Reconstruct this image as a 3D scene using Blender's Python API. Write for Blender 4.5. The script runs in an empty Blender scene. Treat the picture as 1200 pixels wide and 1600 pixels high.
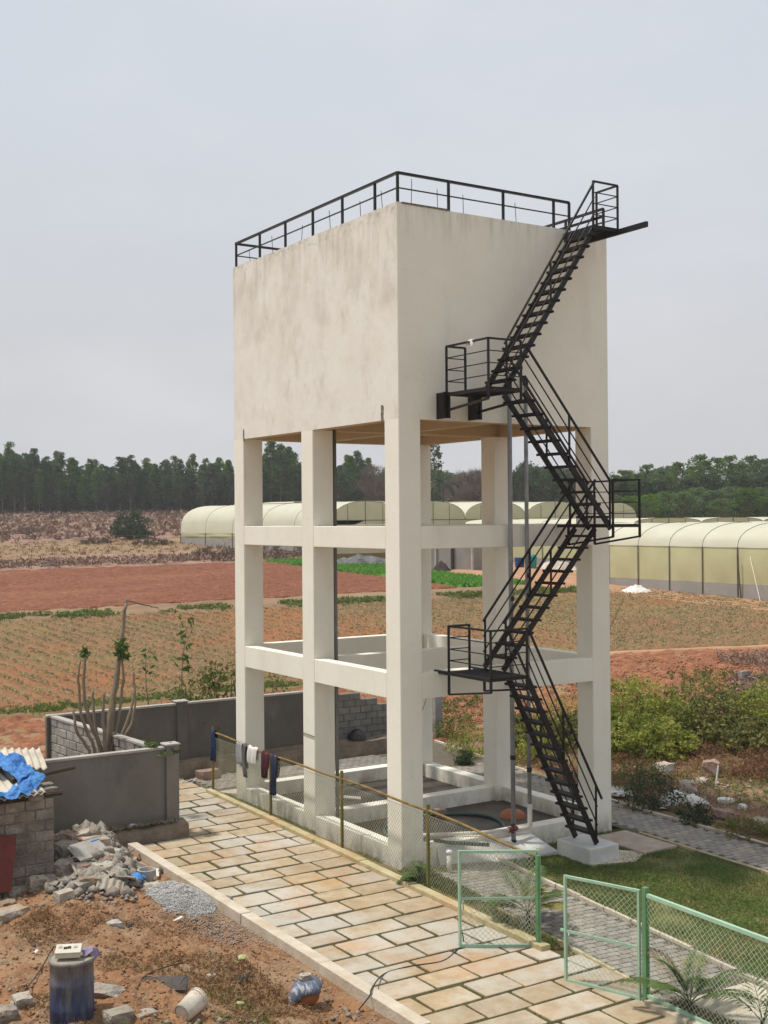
import bpy, bmesh, math, random
import numpy as np
from mathutils import Vector, Matrix, noise as mnoise

# ---------------------------------------------------------------- camera
SC = bpy.context.scene
COL = SC.collection
F_PX = 1909.163
PITCH, ROLL, YAW = 0.0059, 0.0076, 0.5719
CAM = np.array([-14.2854, -21.5935, 7.4458])
_c, _s = math.cos(YAW), math.sin(YAW)
FW = np.array([_s, _c, 0.0]); RT = np.array([_c, -_s, 0.0])
_F2 = FW * math.cos(PITCH) + np.array([0, 0, math.sin(PITCH)])
_U2 = np.array([0, 0, math.cos(PITCH)]) - FW * math.sin(PITCH)
_RR = RT * math.cos(ROLL) - _U2 * math.sin(ROLL)
_UR = RT * math.sin(ROLL) + _U2 * math.cos(ROLL)
cam = bpy.data.cameras.new('camera'); camo = bpy.data.objects.new('camera', cam); COL.objects.link(camo)
cam.sensor_fit = 'HORIZONTAL'; cam.sensor_width = 36.0; cam.lens = 36.0 * F_PX / 1200
cam.clip_start = 0.2; cam.clip_end = 4000
M = Matrix(((_RR[0], _UR[0], -_F2[0], CAM[0]), (_RR[1], _UR[1], -_F2[1], CAM[1]), (_RR[2], _UR[2], -_F2[2], CAM[2]), (0, 0, 0, 1)))
camo.matrix_world = M
SC.camera = camo

# ---------------------------------------------------------------- sky and sun
SUN_DIR = Vector((-5.0, 3.8, 14.16)).normalized()          # towards the sun
SUN_EL = math.asin(SUN_DIR.z); SUN_AZ = math.atan2(SUN_DIR.x, SUN_DIR.y)
SUN_STRENGTH = 3.3
HAZE_SKY = 0.94
world = bpy.data.worlds.new('World'); SC.world = world; world.use_nodes = True
wn, wl = world.node_tree.nodes, world.node_tree.links
wn.clear()
wo = wn.new('ShaderNodeOutputWorld')
sky = wn.new('ShaderNodeTexSky'); sky.sky_type = 'NISHITA'; sky.sun_disc = False
sky.sun_elevation = SUN_EL; sky.sun_rotation = SUN_AZ; sky.dust_density = 5.0; sky.air_density = 1.5
bg1 = wn.new('ShaderNodeBackground'); bg1.inputs[1].default_value = 0.08
wl.new(sky.outputs[0], bg1.inputs[0])
tc = wn.new('ShaderNodeTexCoord'); sep = wn.new('ShaderNodeSeparateXYZ'); wl.new(tc.outputs['Generated'], sep.inputs[0])
cr = wn.new('ShaderNodeValToRGB')
cr.color_ramp.elements[0].position = 0.0; cr.color_ramp.elements[0].color = (0.535, 0.535, 0.552, 1)
cr.color_ramp.elements[1].position = 0.55; cr.color_ramp.elements[1].color = (0.55, 0.60, 0.655, 1)
e = cr.color_ramp.elements.new(0.16); e.color = (0.55, 0.563, 0.592, 1)
e = cr.color_ramp.elements.new(0.32); e.color = (0.56, 0.60, 0.655, 1)
wl.new(sep.outputs[2], cr.inputs[0])
nz = wn.new('ShaderNodeTexNoise'); nz.inputs['Scale'].default_value = 3.2; nz.inputs['Detail'].default_value = 5; nz.inputs['Roughness'].default_value = 0.55
mp = wn.new('ShaderNodeMapping'); mp.inputs['Scale'].default_value = (1, 1, 2.2); wl.new(tc.outputs['Generated'], mp.inputs[0]); wl.new(mp.outputs[0], nz.inputs[0])
mr = wn.new('ShaderNodeMapRange'); mr.inputs[1].default_value = 0.45; mr.inputs[2].default_value = 0.8; mr.inputs[3].default_value = 0.0; mr.inputs[4].default_value = 0.55
wl.new(nz.outputs[0], mr.inputs[0])
mx = wn.new('ShaderNodeMixRGB'); mx.inputs[2].default_value = (0.69, 0.69, 0.725, 1)
wl.new(mr.outputs[0], mx.inputs[0]); wl.new(cr.outputs[0], mx.inputs[1])
bg2 = wn.new('ShaderNodeBackground'); wl.new(mx.outputs[0], bg2.inputs[0]); bg2.inputs[1].default_value = 1.0
ms = wn.new('ShaderNodeMixShader'); ms.inputs[0].default_value = HAZE_SKY
wl.new(bg1.outputs[0], ms.inputs[1]); wl.new(bg2.outputs[0], ms.inputs[2]); wl.new(ms.outputs[0], wo.inputs[0])
sl = bpy.data.lights.new('sun', 'SUN'); sl.energy = SUN_STRENGTH; sl.angle = math.radians(4.0); sl.color = (1.0, 0.95, 0.86)
so = bpy.data.objects.new('sun', sl); COL.objects.link(so); so.location = (-30, 20, 60)
so.rotation_mode = 'QUATERNION'; so.rotation_quaternion = SUN_DIR.to_track_quat('Z', 'Y')
SC.view_settings.view_transform = 'Standard'; SC.view_settings.look = 'None'
SC.view_settings.exposure = 0.25; SC.view_settings.gamma = 1.0; SC.view_settings.use_curve_mapping = False
SC.cycles.max_bounces = 6; SC.cycles.transparent_max_bounces = 12

# ---------------------------------------------------------------- helpers
R = random.Random(7)
NR = np.random.RandomState(5)
ROOT = {}          # object name -> world origin of its thing

def mat(name, col, col2=None, scale=3.0, rough=0.9, bump=0.0, bscale=None, detail=6, mixr=(0.35, 0.65), dirt=None, metallic=0.0, stretch=(1, 1, 1), rand=0.0, trans=0.0, spec=0.3):
    m = bpy.data.materials.new(name); m.use_nodes = True
    n, l = m.node_tree.nodes, m.node_tree.links
    b = n['Principled BSDF']; b.inputs['Roughness'].default_value = rough; b.inputs['Metallic'].default_value = metallic
    b.inputs['Specular IOR Level'].default_value = spec
    t = n.new('ShaderNodeTexCoord'); mp = n.new('ShaderNodeMapping'); mp.inputs['Scale'].default_value = stretch
    geo = n.new('ShaderNodeNewGeometry'); l.new(geo.outputs['Position'], mp.inputs[0])
    last = None
    col = tuple(col) + (1,)
    col2 = tuple(col2) + (1,) if col2 else tuple(c * 0.75 for c in col[:3]) + (1,)
    nt = n.new('ShaderNodeTexNoise'); nt.inputs['Scale'].default_value = scale; nt.inputs['Detail'].default_value = detail; nt.inputs['Roughness'].default_value = 0.62
    l.new(mp.outputs[0], nt.inputs[0])
    r = n.new('ShaderNodeMapRange'); r.inputs[1].default_value = mixr[0]; r.inputs[2].default_value = mixr[1]; l.new(nt.outputs[0], r.inputs[0])
    x = n.new('ShaderNodeMixRGB'); x.inputs[1].default_value = col; x.inputs[2].default_value = col2; l.new(r.outputs[0], x.inputs[0])
    last = x.outputs[0]
    for d in (dirt or []):      # (colour, scale, lo, hi, stretch, amount)
        dn = n.new('ShaderNodeTexNoise'); dn.inputs['Scale'].default_value = d[1]; dn.inputs['Detail'].default_value = 7; dn.inputs['Roughness'].default_value = 0.65
        dm = n.new('ShaderNodeMapping'); dm.inputs['Scale'].default_value = d[4]; dm.inputs['Location'].default_value = (d[1] * 3.1, 7.7, 1.3); l.new(geo.outputs['Position'], dm.inputs[0]); l.new(dm.outputs[0], dn.inputs[0])
        dr = n.new('ShaderNodeMapRange'); dr.inputs[1].default_value = d[2]; dr.inputs[2].default_value = d[3]; dr.inputs[4].default_value = d[5]; l.new(dn.outputs[0], dr.inputs[0])
        fac = dr.outputs[0]
        if len(d) > 6:        # limited to a height band of the thing: z from d[6] (full) to d[7] (none)
            sp = n.new('ShaderNodeSeparateXYZ'); l.new(geo.outputs['Position'], sp.inputs[0])
            zr = n.new('ShaderNodeMapRange'); zr.inputs[1].default_value = d[6]; zr.inputs[2].default_value = d[7]; zr.inputs[3].default_value = 1; zr.inputs[4].default_value = 0; l.new(sp.outputs[2], zr.inputs[0])
            mu = n.new('ShaderNodeMath'); mu.operation = 'MULTIPLY'; l.new(dr.outputs[0], mu.inputs[0]); l.new(zr.outputs[0], mu.inputs[1]); fac = mu.outputs[0]
        y = n.new('ShaderNodeMixRGB'); y.inputs[2].default_value = tuple(d[0]) + (1,); l.new(fac, y.inputs[0]); l.new(last, y.inputs[1]); last = y.outputs[0]
    if rand:
        oi = n.new('ShaderNodeObjectInfo'); rr = n.new('ShaderNodeMapRange'); rr.inputs[3].default_value = 1 - rand; rr.inputs[4].default_value = 1 + rand; l.new(oi.outputs['Random'], rr.inputs[0])
        hs = n.new('ShaderNodeHueSaturation'); l.new(rr.outputs[0], hs.inputs['Value']); l.new(last, hs.inputs['Color'])
        r2 = n.new('ShaderNodeMath'); r2.operation = 'MULTIPLY'; r2.inputs[1].default_value = 7.31; l.new(oi.outputs['Random'], r2.inputs[0])
        r3 = n.new('ShaderNodeMath'); r3.operation = 'FRACT'; l.new(r2.outputs[0], r3.inputs[0])
        r4 = n.new('ShaderNodeMapRange'); r4.inputs[3].default_value = 1 - rand * 1.2; r4.inputs[4].default_value = 1 + rand * 1.2; l.new(r3.outputs[0], r4.inputs[0]); l.new(r4.outputs[0], hs.inputs['Saturation'])
        last = hs.outputs[0]
    l.new(last, b.inputs['Base Color'])
    if bump:
        bn = n.new('ShaderNodeTexNoise'); bn.inputs['Scale'].default_value = bscale or scale * 6; bn.inputs['Detail'].default_value = 5; l.new(mp.outputs[0], bn.inputs[0])
        bp = n.new('ShaderNodeBump'); bp.inputs['Strength'].default_value = bump; bp.inputs['Distance'].default_value = 0.05; l.new(bn.outputs[0], bp.inputs['Height']); l.new(bp.outputs[0], b.inputs['Normal'])
    if trans:
        tr = n.new('ShaderNodeBsdfTranslucent'); l.new(last, tr.inputs[0]); mm = n.new('ShaderNodeMixShader'); mm.inputs[0].default_value = trans
        out = n['Material Output']; l.new(b.outputs[0], mm.inputs[1]); l.new(tr.outputs[0], mm.inputs[2]); l.new(mm.outputs[0], out.inputs[0])
    return m

def tag(o, label=None, cat=None, group=None, kind=None):
    if label: o['label'] = label
    if cat: o['category'] = cat
    if group: o['group'] = group
    if kind: o['kind'] = kind
    return o

def thing(name, loc, label, cat, group=None):
    o = bpy.data.objects.new(name, None); o.empty_display_size = 0.2; COL.objects.link(o); o.location = loc
    ROOT[o.name] = np.array(loc, float)
    return tag(o, label, cat, group)

class MB:
    def __init__(s): s.v = []; s.f = []; s.n = 0
    def add(s, V, F):
        V = np.asarray(V, float).reshape(-1, 3)
        s.v.append(V); n = s.n
        s.f.extend([tuple(int(i) + n for i in q) for q in F]); s.n += len(V)
    def box(s, x0, x1, y0, y1, z0, z1):
        s.add([(x0, y0, z0), (x1, y0, z0), (x1, y1, z0), (x0, y1, z0), (x0, y0, z1), (x1, y0, z1), (x1, y1, z1), (x0, y1, z1)],
              [(0, 3, 2, 1), (4, 5, 6, 7), (0, 1, 5, 4), (1, 2, 6, 5), (2, 3, 7, 6), (3, 0, 4, 7)]); return s
    def bar(s, p, q, w, h=None, up=(0, 0, 1)):
        h = h or w; p = np.array(p, float); q = np.array(q, float); d = q - p; L = np.linalg.norm(d); d /= L
        u = np.array(up, float)
        if abs(d @ u) > 0.98: u = np.array([1.0, 0, 0])
        r = np.cross(d, u); r /= np.linalg.norm(r); u = np.cross(r, d)
        V = [p + a * r * w / 2 + b * u * h / 2 for a, b in ((-1, -1), (1, -1), (1, 1), (-1, 1))] + [q + a * r * w / 2 + b * u * h / 2 for a, b in ((-1, -1), (1, -1), (1, 1), (-1, 1))]
        s.add(V, [(3, 2, 1, 0), (4, 5, 6, 7), (0, 1, 5, 4), (1, 2, 6, 5), (2, 3, 7, 6), (3, 0, 4, 7)]); return s
    def tube(s, pts, r, n=8, cap=True):
        pts = [np.array(p, float) for p in pts]; k = len(pts)
        rs = r if hasattr(r, '__len__') else [r] * k
        V = []; prev = None
        for i in range(k):
            d = pts[min(i + 1, k - 1)] - pts[max(i - 1, 0)]; d /= (np.linalg.norm(d) + 1e-12)
            a = prev if prev is not None else (np.array([1.0, 0, 0]) if abs(d[0]) < .9 else np.array([0, 1.0, 0]))
            a = a - d * (a @ d); a /= np.linalg.norm(a); b = np.cross(d, a); prev = a
            for j in range(n):
                t = 2 * math.pi * j / n; V.append(pts[i] + rs[i] * (math.cos(t) * a + math.sin(t) * b))
        Fc = [(i * n + j, i * n + (j + 1) % n, (i + 1) * n + (j + 1) % n, (i + 1) * n + j) for i in range(k - 1) for j in range(n)]
        if cap: Fc += [tuple(range(n - 1, -1, -1)), tuple((k - 1) * n + j for j in range(n))]
        s.add(V, Fc); return s
    def lathe(s, prof, c=(0, 0, 0), n=20, axis='z'):
        V = []
        for r, z in prof:
            for j in range(n):
                t = 2 * math.pi * j / n; V.append((c[0] + r * math.cos(t), c[1] + r * math.sin(t), c[2] + z))
        k = len(prof); Fc = [(i * n + j, i * n + (j + 1) % n, (i + 1) * n + (j + 1) % n, (i + 1) * n + j) for i in range(k - 1) for j in range(n)]
        s.add(V, Fc); return s
    def build(s, name, m, parent=None, smooth=False, bevel=0, org=None, label=None):
        me = bpy.data.meshes.new(name)
        V = np.concatenate(s.v) if s.v else np.zeros((0, 3))
        if parent is not None:
            V = V - ROOT[parent.name]
        elif org is not None: V = V - np.array(org, float)
        me.from_pydata(V.tolist(), [], s.f); me.update()
        if smooth: me.polygons.foreach_set('use_smooth', [True] * len(me.polygons))
        me.materials.append(m)
        o = bpy.data.objects.new(name, me); COL.objects.link(o)
        if parent is not None:
            o.parent = parent; ROOT[o.name] = ROOT[parent.name]
        elif org is not None: o.location = org
        if bevel:
            b = o.modifiers.new('bevel', 'BEVEL'); b.width = bevel; b.segments = 2; b.limit_method = 'ANGLE'
        if label: o['label'] = label
        return o

def copy_tree(o, parent=None):
    c = o.copy(); COL.objects.link(c)
    if parent is not None: c.parent = parent
    for ch in o.children: copy_tree(ch, c)
    return c

def zt(s):
    s = np.asarray(s, float)
    return np.where(s < 40, 0.0, np.where(s > 60, 0.042 * (s - 50), 0.042 * (np.maximum(s, 40) - 40) ** 2 / 40))
def terr(x, y):
    s = (np.asarray(x) - CAM[0]) * FW[0] + (np.asarray(y) - CAM[1]) * FW[1]
    s = np.minimum(s, 300)
    return zt(s)
def sstep(a, b, x):
    t = np.clip((np.asarray(x, float) - a) / (b - a), 0, 1); return t * t * (3 - 2 * t)
def mound(x, y):            # rubble and earth heap left of the paved road
    x = np.asarray(x, float); y = np.asarray(y, float)
    h = 0.8 * sstep(-4.6, -8.6, x) * sstep(3.5, -3.0, y)
    h = h + 0.40 * np.exp(-((x + 5.9) ** 2 / 1.3 + (y - 2.4) ** 2 / 2.2))
    h = h + 0.72 * np.exp(-((x + 5.35) ** 2 / 0.75 + (y - 4.3) ** 2 / 1.1))
    h = h + 0.16 * np.exp(-((x + 6.3) ** 2 / 0.9 + (y + 1.2) ** 2 / 1.1))
    h = h + 0.34 * np.exp(-((x + 7.5) ** 2 / 2.6 + (y + 1.5) ** 2 / 1.3)) + 0.16 * np.exp(-((x + 5.7) ** 2 / .6 + (y + 3.4) ** 2 / .9))
    return h * sstep(-4.3, -5.0, x)
def fbm(x, y, sc, oct=4, seed=0):
    x = np.asarray(x, float) * sc; y = np.asarray(y, float) * sc; out = np.zeros(np.broadcast(x, y).shape); a = 1.0; tot = 0
    for o in range(oct):
        xi = np.floor(x).astype(int); yi = np.floor(y).astype(int); xf = x - xi; yf = y - yi
        u = xf * xf * (3 - 2 * xf); v = yf * yf * (3 - 2 * yf)
        def h(i, j):
            n = (i * 374761393 + j * 668265263 + (seed + o) * 974634777) & 0x7fffffff
            n = ((n ^ (n >> 13)) * 1274126177) & 0x7fffffff
            return ((n ^ (n >> 16)) & 0xffff) / 65535.0
        val = (h(xi, yi) * (1 - u) + h(xi + 1, yi) * u) * (1 - v) + (h(xi, yi + 1) * (1 - u) + h(xi + 1, yi + 1) * u) * v
        out += a * (val - 0.5); tot += a; a *= 0.55; x = x * 2.03 + 5.2; y = y * 2.03 + 1.7
    return out / tot
def ground(x, y): return terr(x, y) + mound(x, y)
def ray_dir(px, py): return _F2 + _RR * (px - 600) / F_PX + _UR * (800 - py) / F_PX
def G(px, py, dz=0.0):       # the point of the ground that the photograph shows at (px, py)
    r = ray_dir(px, py); t = 8.0
    while t < 900:
        p = CAM + r * t
        if p[2] <= float(ground(p[0], p[1])) + dz: return p
        t += 0.03 if t < 60 else 0.3
    return CAM + r * 300
def grid(x0, x1, y0, y1, nx, ny, zf, name, m, kind='structure', mask=None, smooth=False):
    xs = np.linspace(x0, x1, nx + 1); ys = np.linspace(y0, y1, ny + 1); X, Y = np.meshgrid(xs, ys)
    Z = zf(X, Y); V = np.stack([X, Y, Z], -1).reshape(-1, 3)
    i = np.arange(nx); j = np.arange(ny); I, J = np.meshgrid(i, j); a = (J * (nx + 1) + I).ravel()
    Fq = np.stack([a, a + 1, a + nx + 2, a + nx + 1], 1)
    if mask is not None:
        cx = (xs[:-1] + xs[1:]) / 2; cy = (ys[:-1] + ys[1:]) / 2; CX, CY = np.meshgrid(cx, cy); Fq = Fq[mask(CX, CY).ravel()]
    o = fast_mesh(name, V, Fq, m, smooth=smooth); o['kind'] = kind; return o
def quad_patch(corners, nx, ny, zoff, disp, name, m, kind='structure', ragged=0.0, smooth=False):
    # corners: p00, p10, p11, p01 (x, y)
    c = np.array(corners, float); u = np.linspace(0, 1, nx + 1); v = np.linspace(0, 1, ny + 1); U, V_ = np.meshgrid(u, v)
    P = (c[0] * ((1 - U) * (1 - V_))[..., None] + c[1] * (U * (1 - V_))[..., None] + c[2] * (U * V_)[..., None] + c[3] * ((1 - U) * V_)[..., None])
    if ragged:
        e = (np.minimum(np.minimum(U, 1 - U) * nx, np.minimum(V_, 1 - V_) * ny) < 0.5)
        P[..., 0] += e * fbm(P[..., 0], P[..., 1], 0.8, 3, 3) * ragged * 2; P[..., 1] += e * fbm(P[..., 0] + 50, P[..., 1], 0.8, 3, 4) * ragged * 2
    X, Y = P[..., 0], P[..., 1]; Z = ground(X, Y) + zoff + disp(X, Y)
    Z[0, :] -= .3; Z[-1, :] -= .3; Z[:, 0] -= .3; Z[:, -1] -= .3
    VV = np.stack([X, Y, Z], -1).reshape(-1, 3)
    I, J = np.meshgrid(np.arange(nx), np.arange(ny)); a = (J * (nx + 1) + I).ravel()
    Fq = np.stack([a, a + 1, a + nx + 2, a + nx + 1], 1)
    o = fast_mesh(name, VV, Fq, m, smooth=smooth); o['kind'] = kind; return o
def fast_mesh(name, V, Fq, m, parent=None, smooth=False):
    V = np.asarray(V, float); Fq = np.asarray(Fq, int); k = Fq.shape[1]
    if parent is not None: V = V - ROOT[parent.name]
    me = bpy.data.meshes.new(name); me.vertices.add(len(V)); me.vertices.foreach_set('co', V.ravel())
    me.loops.add(Fq.size); me.loops.foreach_set('vertex_index', Fq.ravel()); me.polygons.add(len(Fq))
    me.polygons.foreach_set('loop_start', np.arange(len(Fq)) * k); me.polygons.foreach_set('loop_total', np.full(len(Fq), k))
    if smooth: me.polygons.foreach_set('use_smooth', np.ones(len(Fq), bool))
    me.update(calc_edges=True); me.validate()
    me.materials.append(m)
    o = bpy.data.objects.new(name, me); COL.objects.link(o)
    if parent is not None: o.parent = parent; ROOT[o.name] = ROOT[parent.name]
    return o
def leaf_quads(P, size, aspect=2.0, up=0.0, seed=1, droop=None):
    """diamond leaves at points P, random orientation; returns V, F"""
    rs = np.random.RandomState(seed); n = len(P); P = np.asarray(P, float)
    d = rs.normal(size=(n, 3)); d[:, 2] += up
    if droop is not None: d = d + droop
    d /= np.linalg.norm(d, axis=1)[:, None]
    a = rs.normal(size=(n, 3)); a -= d * (a * d).sum(1)[:, None]; a /= np.linalg.norm(a, axis=1)[:, None]
    s = size * rs.uniform(0.6, 1.4, n)[:, None]
    V = np.stack([P - d * s / 2, P + a * s / aspect / 2, P + d * s / 2, P - a * s / aspect / 2], 1).reshape(-1, 3)
    return V, np.arange(4 * n).reshape(-1, 4)
def chunk(w, d, h, seed, rnd=0.18, cuts=1):
    """broken block: a box with chipped, jittered corners; returns V, F around the origin, base near z=0"""
    rs = random.Random(seed); bm = bmesh.new(); bmesh.ops.create_cube(bm, size=1.0)
    if cuts: bmesh.ops.subdivide_edges(bm, edges=bm.edges[:], cuts=cuts, use_grid_fill=True)
    for v in bm.verts:
        k = v.co.length; f = 1.0 - rnd * 0.9 * max(0, k - 0.62) * 2
        v.co *= f
        v.co += Vector((rs.uniform(-1, 1), rs.uniform(-1, 1), rs.uniform(-1, 1))) * rnd * 0.28
    V = [(v.co.x * w, v.co.y * d, v.co.z * h + h * 0.42) for v in bm.verts]; bm.verts.index_update()
    Fc = [[v.index for v in f.verts] for f in bm.faces]; bm.free(); return np.array(V), Fc
def rotz(V, a, tilt=0.0, ta=0.0):
    V = np.asarray(V, float); Mx = Matrix.Rotation(a, 3, 'Z') @ Matrix.Rotation(tilt, 3, Vector((math.cos(ta), math.sin(ta), 0))); return V @ np.array(Mx).T
# ---------------------------------------------------------------- materials
m_soil = mat('red_soil', (0.34, 0.165, 0.085), (0.22, 0.10, 0.052), 1.3, 0.95, 0.7, 14, dirt=[((0.42, 0.27, 0.16), 0.35, 0.45, 0.7, (1, 1, 1), 0.6)])
m_clod = mat('ploughed_soil', (0.30, 0.125, 0.062), (0.17, 0.065, 0.034), 2.2, 0.95, 0.8, 12, dirt=[((0.44, 0.26, 0.14), 3.0, 0.55, 0.75, (1, 1, 1), 0.7)])
m_red = mat('red_field_soil', (0.21, 0.068, 0.028), (0.115, 0.036, 0.016), 1.6, 0.95, 1.0, 4, dirt=[((0.27, 0.115, 0.055), 0.09, 0.5, 0.68, (0.5, 2.5, 1), 0.6), ((0.34, 0.17, 0.10), 3.6, 0.54, 0.66, (1, 1, 1), 0.75), ((0.06, 0.022, 0.013), 3.0, 0.55, 0.68, (1, 1, 1), 0.7)])
m_cropsoil = mat('crop_soil', (0.22, 0.115, 0.055), (0.15, 0.10, 0.045), 0.9, 0.95, 0.8, 8, dirt=[((0.20, 0.15, 0.055), 0.12, 0.45, 0.65, (1, 1, 1), 0.5), ((0.36, 0.24, 0.13), 5.0, 0.54, 0.68, (1, 1, 1), 0.75), ((0.07, 0.045, 0.022), 4.0, 0.55, 0.68, (1, 1, 1), 0.7), ((0.30, 0.105, 0.045), 0.07, 0.48, 0.6, (1, 1, 1), 0.6)])
m_tan = mat('dry_grass_ground', (0.27, 0.19, 0.10), (0.20, 0.12, 0.07), 0.25, 0.95, 0.7, 6, dirt=[((0.16, 0.09, 0.06), 0.5, 0.52, 0.7, (0.4, 2, 1), 0.7)])
m_rough = mat('rough_ground', (0.30, 0.185, 0.135), (0.20, 0.11, 0.08), 0.5, 0.95, 0.8, 4, dirt=[((0.36, 0.25, 0.19), 0.35, 0.5, 0.7, (1, 1, 1), 0.6)])
m_base = mat('ground_base', (0.30, 0.19, 0.11), (0.20, 0.14, 0.07), 0.3, 0.95, 0.6, 5)
m_orange = mat('orange_yard_soil', (0.42, 0.24, 0.14), (0.33, 0.18, 0.10), 0.6, 0.95, 0.5, 6)
m_greenfield = mat('bright_green_crop', (0.10, 0.22, 0.03), (0.07, 0.15, 0.02), 0.7, 0.9, 0.9, 8)
m_grassbase = mat('lawn_soil', (0.10, 0.125, 0.030), (0.18, 0.14, 0.06), 0.75, 0.95, 0.6, 20, mixr=(0.42, 0.62), dirt=[((0.26, 0.16, 0.08), 0.6, 0.6, 0.72, (1, 1, 1), 0.9)])
m_grass = mat('grass_blades', (0.10, 0.155, 0.032), (0.17, 0.20, 0.055), 1.2, 0.85, trans=0.25)
m_drygrass = mat('dry_grass_blades', (0.30, 0.20, 0.10), (0.20, 0.11, 0.05), 1.5, 0.9, trans=0.15)
m_waste = mat('waste_ground', (0.28, 0.17, 0.10), (0.15, 0.09, 0.05), 0.8, 0.95, 0.8, 12, dirt=[((0.13, 0.12, 0.05), 0.35, 0.5, 0.66, (1, 1, 1), 0.7), ((0.42, 0.36, 0.30), 1.7, 0.6, 0.75, (1, 1, 1), 0.7)])
m_stone = mat('paving_stone', (0.435, 0.35, 0.24), (0.33, 0.25, 0.16), 2.6, 0.85, 0.3, 25, rand=0.09,
              dirt=[((0.44, 0.415, 0.36), 0.42, 0.46, 0.58, (1, 1, 1), 0.85), ((0.42, 0.235, 0.105), 0.60, 0.52, 0.68, (1, 1, 1), 0.75), ((0.34, 0.215, 0.105), 3.2, 0.54, 0.70, (1, 1, 1), 0.6), ((0.20, 0.17, 0.10), 7.0, 0.58, 0.74, (1, 1, 1), 0.5)])
m_moss = mat('mossy_joint', (0.055, 0.062, 0.018), (0.12, 0.085, 0.035), 3.0, 0.95, 0.8, 30)
m_kerb = mat('kerb_concrete', (0.56, 0.50, 0.41), (0.45, 0.38, 0.29), 2.5, 0.9, 0.3, 25, dirt=[((0.42, 0.27, 0.14), 1.2, 0.55, 0.72, (1, 1, 1), 0.6)])
m_kerbmoss = mat('mossy_kerb_concrete', (0.50, 0.42, 0.27), (0.33, 0.28, 0.13), 2.2, 0.9, 0.3, 25, dirt=[((0.50, 0.31, 0.17), 0.8, 0.5, 0.7, (1, 1, 1), 0.6)])
m_paver = mat('grey_paver', (0.29, 0.265, 0.235), (0.21, 0.19, 0.168), 6, 0.9, 0.2, 40, rand=0.16, dirt=[((0.40, 0.32, 0.23), 0.7, 0.48, 0.7, (1, 1, 1), 0.6), ((0.12, 0.11, 0.11), 0.9, 0.55, 0.7, (1, 1, 1), 0.5)])
m_joint = mat('paver_joint_sand', (0.13, 0.11, 0.085), (0.09, 0.075, 0.05), 6, 0.95)
m_wall = mat('tower_paint', (0.81, 0.78, 0.68), (0.77, 0.735, 0.63), 0.8, 0.75, 0.07, 9,
             dirt=[((0.52, 0.47, 0.39), 0.9, 0.56, 0.76, (1, 1, 0.25), 0.35), ((0.30, 0.26, 0.21), 2.4, 0.42, 0.60, (1, 1, 0.6), 0.9, 0.0, 0.5), ((0.36, 0.33, 0.27), 4.0, 0.46, 0.70, (1, 1, 0.14), 0.55, 14.17, 13.3), ((0.42, 0.38, 0.32), 5.0, 0.62, 0.75, (1, 1, 1), 0.25)])
m_wallw = mat('weathered_tower_paint', (0.77, 0.745, 0.68), (0.71, 0.675, 0.605), 0.7, 0.8, 0.10, 5,
              dirt=[((0.42, 0.385, 0.32), 1.0, 0.46, 0.70, (1, 1, 0.6), 0.5, 12.12, 11.9), ((0.28, 0.255, 0.21), 4.5, 0.48, 0.68, (1, 1, 0.22), 0.5, 14.2, 12.4), ((0.35, 0.32, 0.27), 9.0, 0.60, 0.75, (1, 1, 1), 0.4), ((0.54, 0.50, 0.44), 1.4, 0.5, 0.7, (1, 1, 0.8), 0.4),
                    ((0.33, 0.29, 0.23), 5.5, 0.50, 0.66, (1, 1, 1.5), 0.8, 14.17, 13.85), ((0.50, 0.45, 0.38), 2.0, 0.55, 0.7, (1, 1, 0.6), 0.5), ((0.36, 0.32, 0.27), 7.0, 0.66, 0.78, (1, 1, 0.8), 0.6)])
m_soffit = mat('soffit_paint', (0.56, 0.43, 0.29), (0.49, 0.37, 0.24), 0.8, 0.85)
m_rawcon = mat('raw_concrete', (0.26, 0.24, 0.21), (0.13, 0.115, 0.10), 12, 0.95, 1.0, 30)
m_black = mat('black_metal', (0.007, 0.0065, 0.007), (0.013, 0.010, 0.009), 5, 0.5, 0.2, 30, spec=0.35, dirt=[((0.075, 0.034, 0.018), 5.0, 0.58, 0.70, (1, 1, 1), 0.6)])
m_tread = mat('stair_tread_metal', (0.022, 0.02, 0.021), (0.012, 0.011, 0.011), 5, 0.6, 0.2, 40, spec=0.25)
m_rebar = mat('rusty_rebar', (0.06, 0.045, 0.04), (0.03, 0.02, 0.018), 9, 0.8)
m_gwall = mat('cement_render', (0.205, 0.19, 0.168), (0.155, 0.142, 0.125), 0.8, 0.95, 0.2, 10, dirt=[((0.28, 0.26, 0.235), 1.0, 0.52, 0.72, (1, 1, 0.4), 0.6), ((0.10, 0.09, 0.08), 0.9, 0.55, 0.75, (1, 1, 0.6), 0.6)])
m_gcap = mat('pale_wall_cap', (0.42, 0.40, 0.37), (0.32, 0.30, 0.27), 2.5, 0.9, 0.3, 20)
m_rubblebase = mat('rubble_plinth', (0.25, 0.205, 0.16), (0.16, 0.125, 0.095), 3.0, 0.95, 0.8, 18, dirt=[((0.36, 0.27, 0.18), 1.2, 0.5, 0.7, (1, 1, 1), 0.6)])
m_block = mat('concrete_block', (0.33, 0.315, 0.29), (0.25, 0.235, 0.21), 3, 0.95, 0.5, 25, rand=0.14, dirt=[((0.20, 0.18, 0.16), 1.3, 0.5, 0.7, (1, 1, 0.5), 0.6)])
m_blockdk = mat('shed_block', (0.235, 0.20, 0.16), (0.14, 0.118, 0.095), 2.5, 0.95, 0.7, 18, rand=0.16, dirt=[((0.40, 0.33, 0.25), 3.0, 0.5, 0.7, (1, 1, 1), 0.6)])
m_mortar = mat('mortar', (0.22, 0.20, 0.175), (0.14, 0.12, 0.10), 4, 0.95, 0.5, 20)
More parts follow.
